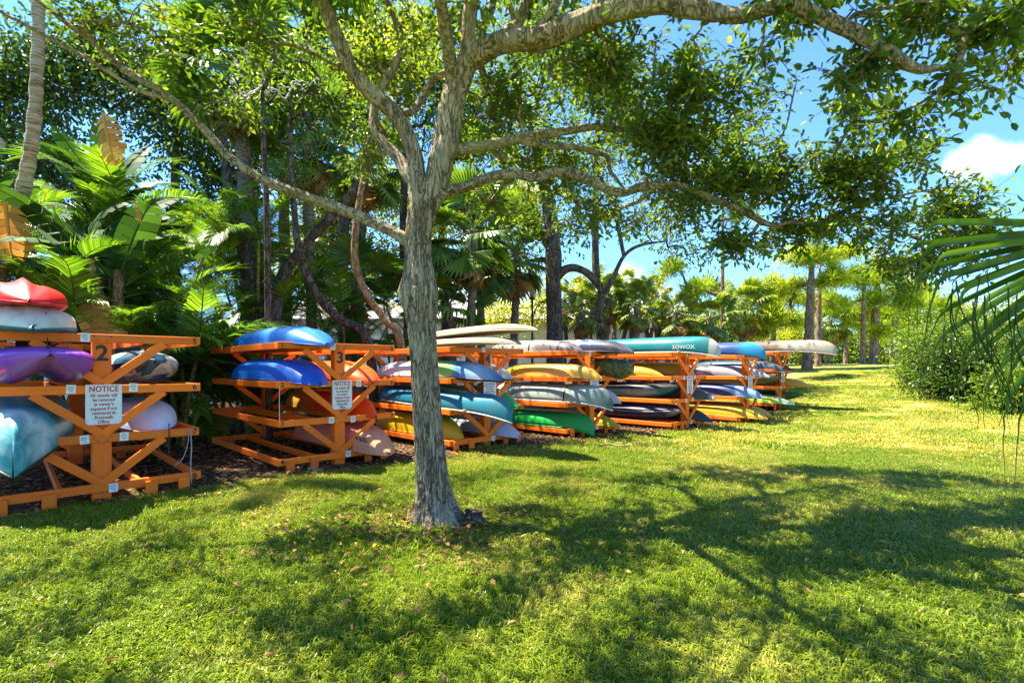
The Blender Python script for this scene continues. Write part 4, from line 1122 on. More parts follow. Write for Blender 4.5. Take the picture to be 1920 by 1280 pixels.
# leaf masses: (x, y, depth, half width px, half height px, half depth m, clumps)
BL = [(1130, 120, 4.7, 150, 90, .6, 60), (1290, 170, 4.6, 150, 80, .6, 46), (1260, 260, 5.0, 150, 90, .5, 80), (1400, 260, 5.0, 110, 80, .5, 55),
      (1450, 330, 5.2, 150, 80, .5, 80), (1330, 360, 5.2, 140, 60, .4, 55), (1590, 210, 4.7, 80, 50, .4, 34), (1580, 330, 5.1, 110, 80, .5, 75),
      (1610, 415, 5.3, 120, 50, .5, 46), (1490, 425, 5.3, 90, 35, .4, 30), (1700, 300, 5.2, 70, 45, .4, 24), (1770, 390, 5.4, 110, 60, .5, 66), (1720, 490, 5.5, 100, 60, .5, 50),
      (1830, 440, 5.6, 90, 60, .5, 40), (1250, 420, 5.2, 90, 40, .4, 22), (1380, 450, 5.2, 80, 40, .3, 26),
      (1720, 30, 3.5, 160, 45, .4, 34), (1860, 40, 3.5, 90, 50, .4, 26), (1620, 120, 3.6, 90, 60, .35, 18), (1770, 170, 3.6, 90, 45, .35, 18), (1690, 215, 3.8, 60, 45, .3, 10),
      (1430, 75, 3.7, 22, 45, .2, 4), (1500, -40, 3.6, 170, 50, .5, 22), (1890, 130, 3.8, 40, 50, .3, 7),
      (960, 190, 5.3, 130, 90, .6, 45), (1060, 300, 5.6, 120, 70, .6, 46), (930, 380, 5.6, 110, 50, .5, 25), (1130, 400, 5.6, 110, 50, .5, 30),
      (720, 130, 5.4, 110, 90, .5, 40), (690, 290, 5.7, 70, 60, .5, 14), (820, 40, 5.3, 120, 80, .5, 35),
      (300, 60, 4.9, 160, 60, .6, 30), (480, 60, 5.0, 110, 60, .5, 20), (180, 30, 4.9, 130, 50, .5, 18), (440, 200, 4.9, 90, 40, .3, 7),
      (1000, 110, 7.4, 140, 80, .7, 40), (1160, 190, 7.6, 140, 90, .7, 46), (1290, 110, 7.0, 140, 80, .6, 40), (1370, 240, 7.4, 130, 80, .6, 40), (900, 270, 7.0, 110, 70, .6, 22), (1060, 400, 7.6, 130, 50, .6, 24), (1230, 340, 7.6, 110, 60, .6, 26), (1450, 170, 7.0, 90, 50, .5, 12),
      (1010, -40, 4.7, 220, 70, .7, 45), (620, -60, 4.7, 150, 70, .7, 30)]
tg = []
for (a, b_, d, rx, ry, rd, k) in BL:
    tg.append(blob_points(px(a, b_, d), (rx / FPX * d, rd, ry / FPX * d), k, g, .1))
# the crown above the frame, over the lawn and the camera
ntop0 = sum(len(t) for t in tg)
n = 820
X = g.uniform(-6.4, 3.4, n); Y = g.uniform(2.3, 8.4, n)
Z = np.maximum(4.9, 1.95 + .73 * Y) + g.random(n) * 1.3
tg.append(np.stack((X, Y, Z), -1)[(np.hypot((X + 1.2) / 5.6, (Y - 5) / 4.2) < 1)])
n = 260
tg.append(np.stack((g.uniform(-6.2, 1.6, n), g.uniform(1.7, 4.0, n), g.uniform(4.7, 6.2, n)), -1))
tg = np.concatenate(tg)
# clumps dropped by where their shadow lands, to shape sun patches on the ground
hs = (tg[:, 2]) / math.tan(SUN_EL)
gap = np.array([mnoise.noise(Vector((a * 2.3, b * 2.6, 2.0))) + .55 * mnoise.noise(Vector((a * 5.0, b * 5.4, 8.0))) for a, b in zip(tg[:, 0] - SUN_AZ.x * hs, tg[:, 1] - SUN_AZ.y * hs)])
over = tg[:, 2] > EYE + 700 / FPX * tg[:, 1]
tg = tg[gap < np.where(over, -.15, .24)]
Vb, Fb, Pb = grow(skel, tg, .0042, .3, .1, 5, 3)
link('branches', np_mesh('branches', local(Vb), Fb, M_limb, True), oak)['kind'] = 'stuff'
isup = Pb[:, 3, 2] > EYE + 700 / FPX * Pb[:, 3, 1]          # clumps above the picture
Vl, al, Vt, Ft = twig_leaves(Pb[~isup], 5, 5, .22, .078, .039, g)
link('twigs', np_mesh('twigs', local(Vt), Ft, M_limb, True), oak)['kind'] = 'stuff'
Vu, Fu, au = clump_leaves(Pb[isup], 60, .135, .095, .05, g)
Vl = np.concatenate((Vl, Vu)); al = np.concatenate((al, au))
# the leaves nearest the camera in view are parts of their own
cen = Vl.reshape(-1, 6, 3).mean(1)
dist = np.linalg.norm(cen - np.array((0, 0, EYE)), axis=1)
sx = cen[:, 0] / cen[:, 1] * FPX + 960; sy = HOR - (cen[:, 2] - EYE) / cen[:, 1] * FPX
vis = (sx > 0) & (sx < 1920) & (sy > 0) & (sy < 1280) & (cen[:, 1] > .5)
order = np.argsort(np.where(vis, dist, 1e9))[:280]
keep = np.ones(len(cen), bool); keep[order] = False
kv = np.repeat(keep, 6)
Vk = Vl[kv]; nk = keep.sum()
Fk = (LEAF_F[None] + (np.arange(nk) * 6)[:, None, None]).reshape(-1, 4)
cr = link('crown', np_mesh('crown', local(Vk), Fk, LF_oak, False, {'rnd': al[kv]}), oak)
cr['kind'] = 'stuff'
near = [np_mesh('leaf', np.vstack([LEAF_T * np.array((1, .5, 1))]), LEAF_F, LF_oak, False, {'rnd': np.full(6, v)}) for v in (.15, .4, .6, .8)]
L6 = Vl.reshape(-1, 6, 3)
for q, k in enumerate(order):
    p = L6[k]; D = p[3] - p[0]; S_ = p[5] - p[1]
    ln = np.linalg.norm(D); D = D / ln; U = unit(np.cross(D, S_)); S_ = np.cross(U, D)
    M = Matrix(((D[0] * ln, S_[0] * ln, U[0] * ln, p[0][0] - root_loc[0]), (D[1] * ln, S_[1] * ln, U[1] * ln, p[0][1] - root_loc[1]), (D[2] * ln, S_[2] * ln, U[2] * ln, p[0][2] - root_loc[2]), (0, 0, 0, 1)))
    link('leaf', near[q % 4], oak, mat=M)

# little rotten stump beside the foot
def stump():
    n, S = 8, 18
    V = []
    for i in range(n):
        t = i / (n - 1)
        for j in range(S):
            a = j / S * 2 * math.pi
            r = (.085 + .05 * math.exp(-t * 5)) * (1 + .22 * mnoise.noise(Vector((math.cos(a) * 1.8, math.sin(a) * 1.8, t * 2))))
            V.append((r * math.cos(a), r * math.sin(a), -.02 + t * (.12 + .035 * mnoise.noise(Vector((math.cos(a) * 2, math.sin(a) * 2, 9))))))
    V.append((0, 0, .07))
    i, j = np.meshgrid(np.arange(n - 1), np.arange(S), indexing='ij')
    b = i * S + j; c = i * S + (j + 1) % S
    Q = np.stack((b, c, c + S, b + S), -1).reshape(-1, 4)
    T = np.array([((n - 1) * S + k, (n - 1) * S + (k + 1) % S, n * S) for k in range(S)])
    o = link('stump', np_mesh('stump', np.array(V), [Q, T], M_darkbark, True), loc=(-.36, 4.78, 0))
    tag(o, 'small dark rotten stump beside the foot of the oak', 'stump')
stump()

# ------------------------------------------------------------------ other trees
def broadleaf(name, label, base, paths, blobs, ln, wd, mat, bark, per=22, spread=.2, seed=1, r0=.007, cat='tree', group=None, sides=10, shell=.25, bm=None):
    """paths: list of (points, radii) in world coordinates; blobs: (centre, radii, clumps)"""
    g = np.random.default_rng(seed)
    base = np.asarray(base, float)
    o = empty(name, base, 0, label, cat, group)
    sk = []
    nb = NB()
    for P, Rr in paths:
        p, r = catmull(P, Rr, 6)
        V, Q, c = tube_np(p - base, r, sides, True, .12)
        nb.add(V, [Q] + c); sk.append(p[1:])
    if paths: link('trunk', nb.build('trunk', bark, True), o)
    sk = np.concatenate(sk) if sk else base[None] + np.array([(0, 0, .2)])
    tg = np.concatenate([blob_points(c, rd, k, g, shell) for c, rd, k in blobs])
    V, F, P = grow(sk, tg, r0, .3, .1, 4, seed)
    link('branches', np_mesh('branches', V - base, F, bm or bark, True), o)['kind'] = 'stuff'
    V, F, a = clump_leaves(P, per, spread, ln, wd, g)
    cr = link('crown', np_mesh('crown', V - base, F, mat, False, {'rnd': a}), o)
    return o

def pt(x, y, d): return px(x, y, d)
def bl(x, y, d, rx, ry, rd, k): return (px(x, y, d), (rx / FPX * d, rd, ry / FPX * d), k)
def path(*q):
    return np.array([px(a[0], a[1], a[2]) for a in q]), np.array([a[3] for a in q])
def gp(x, d):
    """ground point under photo column x at depth d"""
    X = (x - 960) / FPX * d
    return np.array((X, d, float(gz(X, d))))
def rise(x, d, *q):
    """trunk path that starts in the ground below column x"""
    b = gp(x, d); b[2] -= .05
    P = [b] + [px(a[0], a[1], a[2]) for a in q]
    return P

# --- palms
def feather_frond(L, n, lw, leaf, arch=.9, mat=LF_palm, seed=0, vee=.35):
    g = np.random.default_rng(seed)
    t = np.linspace(0, 1, 14)
    ang = R(10) + arch * t ** 1.6 * 1.1
    dx = np.cos(ang); dz = -np.sin(ang) + .18
    X = np.concatenate(([0], np.cumsum((dx[1:] + dx[:-1]) / 2))); Z = np.concatenate(([0], np.cumsum((dz[1:] + dz[:-1]) / 2)))
    X, Z = X / 13 * L, Z / 13 * L
    C = np.stack((X, np.zeros(14), Z), -1)
    nb = NB()
    V, Q, c = tube_np(C, np.linspace(.016, .003, 14), 5, True); nb.add(V, [Q] + c, .35)
    T = unit(np.gradient(C, axis=0))
    for k in range(n):
        s = .16 + .84 * (k + .3) / n
        i = min(int(s * 13), 12); f = s * 13 - i
        p = C[i] * (1 - f) + C[i + 1] * f; tt = unit(T[i] * (1 - f) + T[i + 1] * f)
        up = np.array((-tt[2], 0, tt[0]))
        ll = leaf * (math.sin(min(1, s * 1.05 + .1) * math.pi * .86) ** .6) * (.85 + .3 * g.random())
        fw = .45 + .75 * s
        for sd_ in (-1, 1):
            d = unit(np.array((0, sd_, 0)) * 1.0 + tt * fw + up * (vee + g.normal(0, .08)))
            side = unit(np.cross(d, up)); w = lw * (.8 + .4 * g.random())
            p1 = p + d * ll * .5 + np.array((0, 0, -.03 * ll)); p2 = p + d * ll * .93 + np.array((0, 0, -.30 * ll - .1 * g.random() * ll))
            V = [p - side * w * .4, p + side * w * .4, p1 + side * w * .5, p1 - side * w * .5, p2]
            nb.add(V, [np.array([(0, 1, 2, 3)]), np.array([(3, 2, 4)])], g.random())
    return nb.build('frond', mat, False, 'rnd')

def fan_frond(pet, rad, n, spread, mat, seed=0, droop=.5, w=None):
    """petiole along +x, then a pleated fan of segments"""
    g = np.random.default_rng(seed)
    nb = NB()
    t = np.linspace(0, 1, 6)
    C = np.stack((t * pet, 0 * t, -.12 * pet * t ** 2), -1)
    V, Q, c = tube_np(C, np.linspace(.02, .011, 6), 5, True); nb.add(V, [Q] + c, .45)
    h = C[-1]
    for k in range(n):
        a = (k / (n - 1) - .5) * spread
        d = np.array((math.cos(a), math.sin(a), 0)); s_ = np.array((-math.sin(a), math.cos(a), 0))
        r = rad * (.78 + .22 * math.cos(a * .6)) * (.92 + .16 * g.random())
        hw = (w or rad * spread / n * .46)
        dr = droop * (.7 + .6 * g.random())
        prof = [(.03, .15, 0), (.35, .8, -.02), (.60, 1.0, -.06), (.82, .5, -.06 - .25 * dr), (1.0, .05, -.10 - .75 * dr)]
        V = []
        for (q, ww, z) in prof:
            m = h + d * r * (q if q < .7 else .7 + (q - .7) * (1 - .5 * dr)) + np.array((0, 0, z * r * .6))
            V += [m - s_ * hw * ww - np.array((0, 0, hw * ww * .5)), m, m + s_ * hw * ww - np.array((0, 0, hw * ww * .5))]
        F = []
        for i in range(4):
            F += [(i * 3, i * 3 + 1, i * 3 + 4, i * 3 + 3), (i * 3 + 1, i * 3 + 2, i * 3 + 5, i * 3 + 4)]
        nb.add(V, [np.array(F)], g.random())
    return nb.build('frond', mat, False, 'rnd')

def aim(loc, d, roll=0.0, s=1.0, up=(0, 0, 1)):
    d = unit(np.asarray(d, float)); S_ = np.cross(up, d)
    if np.linalg.norm(S_) < .05: S_ = np.cross((0, 1, 0), d)
    S_ = unit(S_); U = np.cross(d, S_)
    c, sn = math.cos(roll), math.sin(roll)
    S2 = S_ * c + U * sn; U2 = U * c - S_ * sn
    return Matrix(((d[0] * s, S2[0] * s, U2[0] * s, loc[0]), (d[1] * s, S2[1] * s, U2[1] * s, loc[1]), (d[2] * s, S2[2] * s, U2[2] * s, loc[2]), (0, 0, 0, 1)))

ARECA = [feather_frond(2.0, 50, .023, .50, .75, LF_palm, 1), feather_frond(2.2, 54, .023, .52, 1.05, LF_palm, 2), feather_frond(1.8, 46, .022, .48, .55, LF_palm, 3), feather_frond(2.1, 50, .023, .52, 1.3, LF_palm, 4)]
ARECA_D = feather_frond(1.6, 26, .03, .45, 1.3, LF_bandead, 5)
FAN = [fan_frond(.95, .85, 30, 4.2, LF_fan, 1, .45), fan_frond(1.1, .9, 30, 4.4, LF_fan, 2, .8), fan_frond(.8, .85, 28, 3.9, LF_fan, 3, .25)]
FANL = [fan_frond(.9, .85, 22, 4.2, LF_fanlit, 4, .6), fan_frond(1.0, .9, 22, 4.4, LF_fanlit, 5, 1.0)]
FAND = [fan_frond(.8, .75, 16, 2.6, LF_dead, 6, 1.2)]

def fan_palm(label, P, Rr, n=22, size=1.0, kinds=FAN, dead=5, seed=0, bark=M_palmbark, lo=-55, name='fan_palm', group='fan palms behind the racks', fill=True):
    rr = random.Random(seed)
    P = np.asarray(P, float); base = P[0].copy()
    o = empty(name, base, 0, label, 'palm', group)
    p, r = catmull(P, Rr, 8)
    V, Q, c = tube_np(p - base, r * (1 + .1 * np.sin(np.arange(len(p)) * 1.9)), 12, True, .1)
    nb = NB(); nb.add(V, [Q] + c); link('trunk', nb.build('trunk', bark, True), o)
    top = p[-1] - base
    for k in range(n + dead):
        az = k * 2.39996 + rr.uniform(-.2, .2)
        isd = k >= n
        el = R(78 - (78 - lo) * ((k + .5) / n) + rr.uniform(-7, 7)) if not isd else R(rr.uniform(-82, -62))
        d = (math.cos(az) * math.cos(el), math.sin(az) * math.cos(el), math.sin(el))
        me = rr.choice(FAND if isd else kinds)
        link('dead_frond' if isd else 'frond', me, o, mat=aim(top + np.array((0, 0, -.1 * (k / (n + dead)))), d, rr.uniform(-.5, .5), size * rr.uniform(.85, 1.1)))
    return o

def areca(label, base, stems, seed, hgt=(1.8, 3.4), dead=1, size=1.0, spread=.9):
    rr = random.Random(seed)
    base = np.asarray(base, float)
    o = empty('areca_palm', base, 0, label, 'palm', 'feathery palm clumps behind the racks')
    for s in range(stems):
        az = rr.uniform(0, 6.28); h = rr.uniform(*hgt); ln = rr.uniform(.15, .45)
        a = np.array((rr.uniform(-.35, .35), rr.uniform(-.35, .35), -.03))
        dirv = np.array((math.cos(az), math.sin(az), 0)) * ln * h * spread
        P = [a, a + dirv * .3 + np.array((0, 0, h * .45)), a + dirv * .65 + np.array((0, 0, h * .8)), a + dirv + np.array((0, 0, h))]
        p, r = catmull(P, [.042, .036, .034, .026], 6)
        V, Q, c = tube_np(p, r * (1 + .09 * (np.arange(len(p)) % 3 == 0)), 7)
        nb = NB(); nb.add(V, [Q] + c); link('stem', nb.build('stem', M_stem, True), o)
        nf = rr.randint(6, 8)
        for k in range(nf):
            a2 = k * 2.4 + rr.uniform(0, 1); el = R(75 - 70 * k / nf + rr.uniform(-8, 8))
            d = (math.cos(a2) * math.cos(el), math.sin(a2) * math.cos(el), math.sin(el))
            link('frond', rr.choice(ARECA), o, mat=aim(p[-1], d, rr.uniform(-.4, .4), size * rr.uniform(.75, 1.1)))
    for k in range(dead):
        a2 = rr.uniform(0, 6.28)
        link('dead_frond', ARECA_D, o, mat=aim(np.array((.2 * math.cos(a2), .2 * math.sin(a2), rr.uniform(*hgt) * .9)), (math.cos(a2) * .6, math.sin(a2) * .6, -.3), 0, size * .8))
    return o
M_stem = bark_mat('palm_stem', (.10, .09, .02), (.22, .20, .05), (.36, .30, .10), (5, 5, 30), .4, .01)

# --- the white building and its boards
M_wall = plain('white_painted_boards', (.78, .78, .76), .7, .3, var=.05, scale=3)
M_roof = plain('grey_roof', (.30, .29, .28), .8, .2, var=.2, scale=6)
M_glass = plain('dark_window_glass', (.03, .04, .05), .08, .6)
def building(label, x0, x1, y, h, wins):
    z = float(gz((x0 + x1) / 2, y)) - .1
    o = empty('house', ((x0 + x1) / 2, y, z), 0, label, 'house', 'white buildings behind the trees')
    w = x1 - x0
    b = MB(); b.box((0, 3.06, h / 2), (w, 6, h)); link('wall', b.build('wall', M_wall), o)
    b = MB(); b.box((0, 0, 0), (.27, .03, h - .1)); me = b.build('board', M_wall)
    nbd = int(w / .30)
    for k in range(nbd): link('board', me, o, (-w / 2 + .15 + k * .30, .04, h / 2))
    V = [(-w / 2 - .5, -.5, h), (w / 2 + .5, -.5, h), (w / 2 + .5, 6.6, h), (-w / 2 - .5, 6.6, h), (-w / 2 + 1, 3, h + 1.5), (w / 2 - 1, 3, h + 1.5),
         (-w / 2 - .5, -.5, h - .12), (w / 2 + .5, -.5, h - .12), (w / 2 + .5, 6.6, h - .12), (-w / 2 - .5, 6.6, h - .12)]
    b = MB(); b.add(V, [(0, 1, 5, 4), (1, 2, 5), (2, 3, 4, 5), (3, 0, 4), (0, 6, 7, 1), (1, 7, 8, 2), (2, 8, 9, 3), (3, 9, 6, 0), (9, 8, 7, 6)]); link('roof', b.build('roof', M_roof), o)
    for xw in wins:
        b = MB(); b.box((0, 0, 0), (1.5, .05, 1.5)); f = link('window', b.build('window', M_wall), o, (xw, .0, h * .5))
        b = MB(); b.box((-.35, -.03, 0), (.62, .02, 1.3)); b.box((.35, -.03, 0), (.62, .02, 1.3)); link('pane', b.build('pane', M_glass), f)
building('long white boarded house glimpsed between the trunks behind the racks', -14.0, 8.8, 29.0, 3.9, (-7.5, -1.5))
building('white house showing through the palms at the left edge', -27.0, -15.0, 18.0, 3.6, (-1.5,))

# --- lamp post
def lamp():
    b = gp(998, 19.0)
    o = empty('lamp_post', b, 0, 'slim black lamp post with lantern beyond the racks', 'lamp post')
    nb = NB(); nb.tube([(0, 0, 0), (0, 0, .3), (0, 0, .32), (0, 0, 4.0)], [.09, .08, .05, .04], 10); link('pole', nb.build('pole', M_black, True), o)
    nb = NB(); nb.tube([(0, 0, 4.0), (0, 0, 4.06), (0, 0, 4.1)], [.1, .12, .06], 10); nb.tube([(0, 0, 4.5), (0, 0, 4.56), (0, 0, 4.72)], [.2, .17, .02], 10)
    for k in range(4):
        a = k * math.pi / 2 + .4
        nb.tube([(.07 * math.cos(a), .07 * math.sin(a), 4.08), (.15 * math.cos(a), .15 * math.sin(a), 4.52)], .012, 5)
    link('lantern_frame', nb.build('lantern_frame', M_black), o)
    nb = NB(); nb.tube([(0, 0, 4.1), (0, 0, 4.5)], [.06, .13], 10); link('lantern_glass', nb.build('lantern_glass', M_white, True), o)
lamp()

# --- left bank: feathery palms
AL = [('feathery palm clump filling the gap between the two nearest racks', (-6.3, 9.4), 7, (.9, 2.0)), ('feathery palm clump behind the nearest rack', (-7.6, 8.6), 9, (1.2, 2.4)),
      ('tall feathery palm clump behind the rack numbered 3', (-6.6, 12.6), 8, (2.4, 4.6)), ('feathery palm clump at the far left behind banana leaves', (-9.6, 9.2), 8, (1.5, 3.6)),
      ('tall dark feathery palm clump behind the banana plants', (-8.0, 11.2), 9, (2.8, 5.0)), ('feathery palm clump left of the dark forked tree', (-7.4, 14.4), 8, (2.8, 5.4)),
      ('low feathery palm close behind the back of the nearest rack', (-7.0, 9.9), 6, (.3, 1.1)), ('low feathery palm behind the gap between the nearest racks', (-6.0, 10.9), 7, (.3, 1.3)),
      ('low feathery palm behind the back of the rack numbered 3', (-5.6, 12.0), 6, (.3, 1.2)), ('low feathery palm deep between the nearest racks', (-7.8, 11.4), 7, (.4, 1.6)),
      ('feathery palm clump behind the dark forked tree', (-5.2, 14.8), 7, (1.6, 4.2)), ('feathery palm clump far behind the banana plants', (-10.2, 13.4), 7, (2.0, 5.0)), ('feathery palm clump behind the orange brown trunk', (-3.9, 17.2), 7, (1.2, 4.0))]
for q, (lb, (x, y), st, hg) in enumerate(AL):
    areca(lb, (x, y, float(gz(x, y))), st, 20 + q, hg)
# ringed palm trunk at the left edge
M_ring = bark_mat('ringed_palm_trunk', (.16, .10, .04), (.40, .31, .18), (.50, .44, .33), (2, 2, 26), .5, .02)
P = [gp(-60, 8.0), px(-5, 530, 8.0), px(22, 450, 8.0), px(45, 350, 8.0), px(62, 250, 8.0), px(70, 120, 8.0), px(72, 0, 8.0), px(66, -160, 8.0), px(60, -300, 8.0)]
fan_palm('slender ringed palm trunk curving up the left edge', P, [.13, .11, .10, .095, .09, .085, .08, .08, .08], 10, 1.0, [ARECA[1], ARECA[3]], 0, 31, M_ring, name='ringed_palm', group='tall plants at the left edge')

# --- bananas
def banana_leaf(L, W, seed, mat, curl=1.0):
    g = np.random.default_rng(seed)
    t = np.linspace(0, 1, 16)
    ang = R(5) + curl * t ** 1.5
    X = np.cumsum(np.cos(ang)) / 16 * L; Z = -np.cumsum(np.sin(ang)) / 16 * L
    C = np.stack((X, 0 * X, Z), -1)
    nb = NB(); V, Q, c = tube_np(C, np.linspace(.028, .006, 16), 5); nb.add(V, [Q] + c, .9)
    T = unit(np.gradient(C, axis=0))
    ns = 8
    for sd_ in (-1, 1):
        edges = np.linspace(.04, .99, ns + 1)
        for k in range(ns):
            s0, s1 = edges[k] + .0015, edges[k + 1] - .0015
            tear = g.random() * .2; dr = .3 + .3 * g.random()
            V = []
            for q in range(4):
                f = q / 3
                for s in (s0, s1):
                    i = min(int(s * 15), 14); fr = s * 15 - i
                    p = C[i] * (1 - fr) + C[i + 1] * fr; tt = T[i]
                    up = np.array((-tt[2], 0, tt[0]))
                    hw = W / 2 * math.sin(min(1, s * .96 + .06) * math.pi) ** .45
                    sh = (s - (s0 + s1) / 2) * -tear * f * 2
                    V.append(p + np.array((0, sd_ * hw * f, 0)) + tt * (hw * f * .35 + sh) + up * (hw * (.28 * f - dr * f * f)))
            F = [(0, 1, 3, 2), (2, 3, 5, 4), (4, 5, 7, 6)]
            nb.add(V, [np.array(F)], g.random())
    return nb.build('leaf', mat, True, 'rnd')
BAN = [banana_leaf(2.0, .62, 1, LF_ban, .8), banana_leaf(1.8, .6, 2, LF_ban, 1.2), banana_leaf(2.2, .66, 3, LF_ban, .5)]
BAND = banana_leaf(1.5, .5, 4, LF_bandead, 1.7)
def banana(label, x, y, stems, seed, hg, dead=1):
    rr = random.Random(seed)
    b = np.array((x, y, float(gz(x, y))))
    o = empty('banana_plant', b, 0, label, 'plant', 'banana-like plants at the left')
    for s in range(stems):
        h = rr.uniform(*hg); a = np.array((rr.uniform(-.5, .5), rr.uniform(-.5, .5), -.05))
        t = a + np.array((rr.uniform(-.4, .4), rr.uniform(-.4, .4), h))
        nb = NB(); nb.tube([a, a * .5 + t * .5 + np.array((.1, 0, 0)), t], [.12, .10, .07], 9, 5); link('stem', nb.build('stem', M_brownbark, True), o)
        nf = 8
        for k in range(nf):
            a2 = (k % 2) * math.pi + rr.uniform(-.5, .5) + s * 1.1; el = R(80 - 62 * k / nf + rr.uniform(-6, 6))
            d = (math.cos(a2) * math.cos(el), math.sin(a2) * math.cos(el), math.sin(el))
            link('leaf', rr.choice(BAN), o, mat=aim(t - np.array((0, 0, .08 * k)), d, rr.uniform(-.7, .7), rr.uniform(.65, .95)))
        for k in range(dead):
            a2 = rr.uniform(3.6, 6.0)
            link('dead_leaf', BAND, o, mat=aim(t - np.array((0, 0, .7)), (math.cos(a2) * .8, math.sin(a2) * .8, -.2), rr.uniform(-.3, .3), .9), )
    return o
BANA = []
BANA.append(banana('banana-like plant with torn dark leaves and orange dead ones at upper left', -6.7, 8.8, 2, 41, (2.6, 4.0), 1))
BANA.append(banana('broad leaved banana-like plant at the left edge', -9.4, 9.6, 3, 42, (3.2, 4.8), 1))
banana('tall banana-like plant rising out of the picture at upper left', -8.6, 10.4, 3, 43, (4.4, 6.6), 0)

# --- fan palms in the middle
def fp(label, pts, r, **k):
    P = rise(pts[0][0], pts[0][2], *pts[1:])
    fan_palm(label, P, np.linspace(r, r * .8, len(P)), **k)
fp('fan palm with brown skirt and slim trunk left of the oak', [(588, 0, 14.5), (582, 500, 14.5), (578, 380, 14.5), (576, 250, 14.5)], 0.156, seed=51, dead=7, n=16, size=1.1)
fp('second slim fan palm behind the oak fork', [(672, 0, 16.5), (676, 500, 16.5), (680, 400, 16.5), (684, 300, 16.5)], 0.156, seed=52, dead=5, size=1.1, n=14)
fp('tall shaggy fan palm with dark crown left of the limbs', [(470, 0, 13.5), (462, 420, 13.5), (455, 250, 13.5), (448, 120, 13.5)], 0.206, seed=53, dead=10, size=1.3, n=20)
fp('tall fan palm rising above the long leaning limb', [(540, 0, 17), (530, 300, 17), (520, 100, 17), (515, 20, 17)], 0.195, seed=54, dead=4, size=1.3, n=16)
fp('low fan palm bush behind the rack numbered 3', [(668, 0, 16), (666, 600, 16), (668, 560, 16), (668, 530, 16)], 0.182, seed=55, dead=3, n=12, lo=-10, size=1.1)
fp('dense fan palm beside the right of the oak trunk', [(880, 0, 16), (884, 580, 16), (888, 500, 16), (886, 430, 16)], 0.143, seed=56, dead=2, n=18, lo=-70, size=1.25)
fp('low fan palm spreading behind the cream paddleboards', [(850, 0, 16.5), (846, 620, 16.5), (842, 590, 16.5), (840, 570, 16.5)], 0.156, seed=57, dead=1, n=14, lo=-20, size=1.2)
fp('fan palm left of the dark cut oak trunk', [(960, 0, 18.5), (965, 600, 18.5), (970, 520, 18.5), (968, 470, 18.5)], 0.156, seed=58, dead=2, n=15, lo=-60, size=1.2)
fp('tall fan palm high behind the oak fork', [(640, 0, 19), (645, 400, 19), (642, 200, 19), (640, 60, 19)], 0.203, seed=59, dead=5, n=16, size=1.25)
fp('fan palm whose crown fills the gap right of the oak fork', [(905, 0, 20), (900, 520, 20), (896, 420, 20), (892, 330, 20)], 0.169, seed=60, dead=4, n=15, size=1.2)

# --- leaning bare trunks
broadleaf('leaning_tree', 'dark forked tree standing behind the rack numbered 3', gp(490, 12.2),
          [(rise(488, 12.2, (486, 600, 12.2), (478, 530, 12.2), (452, 450, 12.3), (430, 360, 12.4), (420, 260, 12.5)), [.24, .2, .17, .14, .12, .08]),
           (rise(510, 12.2, (516, 590, 12.1), (530, 520, 12.1), (575, 455, 12.1), (640, 385, 12.2), (690, 320, 12.3), (720, 260, 12.4)), [.2, .16, .14, .12, .10, .08, .05])],
          [bl(420, 200, 12.8, 130, 110, 1.2, 50), bl(700, 230, 12.6, 110, 80, 1.0, 34), bl(560, 300, 12.8, 90, 70, .9, 22)], .11, .05, LF_mid, M_darkbark, 22, .2, 61)
broadleaf('leaning_tree', 'mottled trunk leaning left from behind the rack numbered 3', gp(700, 11.2),
          [(rise(705, 11.2, (690, 640, 11.2), (640, 600, 11.2), (600, 560, 11.2), (572, 505, 11.2), (556, 440, 11.2), (548, 340, 11.3), (545, 230, 11.4)), [.11, .10, .095, .09, .085, .075, .06, .04])],
          [bl(540, 180, 11.6, 140, 90, 1.1, 44), bl(610, 90, 11.8, 120, 80, 1.0, 34)], .11, .05, LF_mid, M_darkbark, 22, .2, 62)
broadleaf('leaning_tree', 'orange brown curved trunk just left of the oak', gp(760, 10.4),
          [(rise(765, 10.4, (752, 645, 10.4), (722, 600, 10.4), (690, 555, 10.4), (668, 500, 10.4), (666, 440, 10.4), (675, 370, 10.4), (690, 280, 10.5), (700, 180, 10.6)), [.085, .08, .075, .072, .075, .072, .065, .05, .03])],
          [bl(700, 140, 10.9, 110, 90, 1.0, 40), bl(790, 60, 11, 120, 80, 1.0, 34)], .11, .05, LF_yel, M_brownbark, 22, .2, 63)

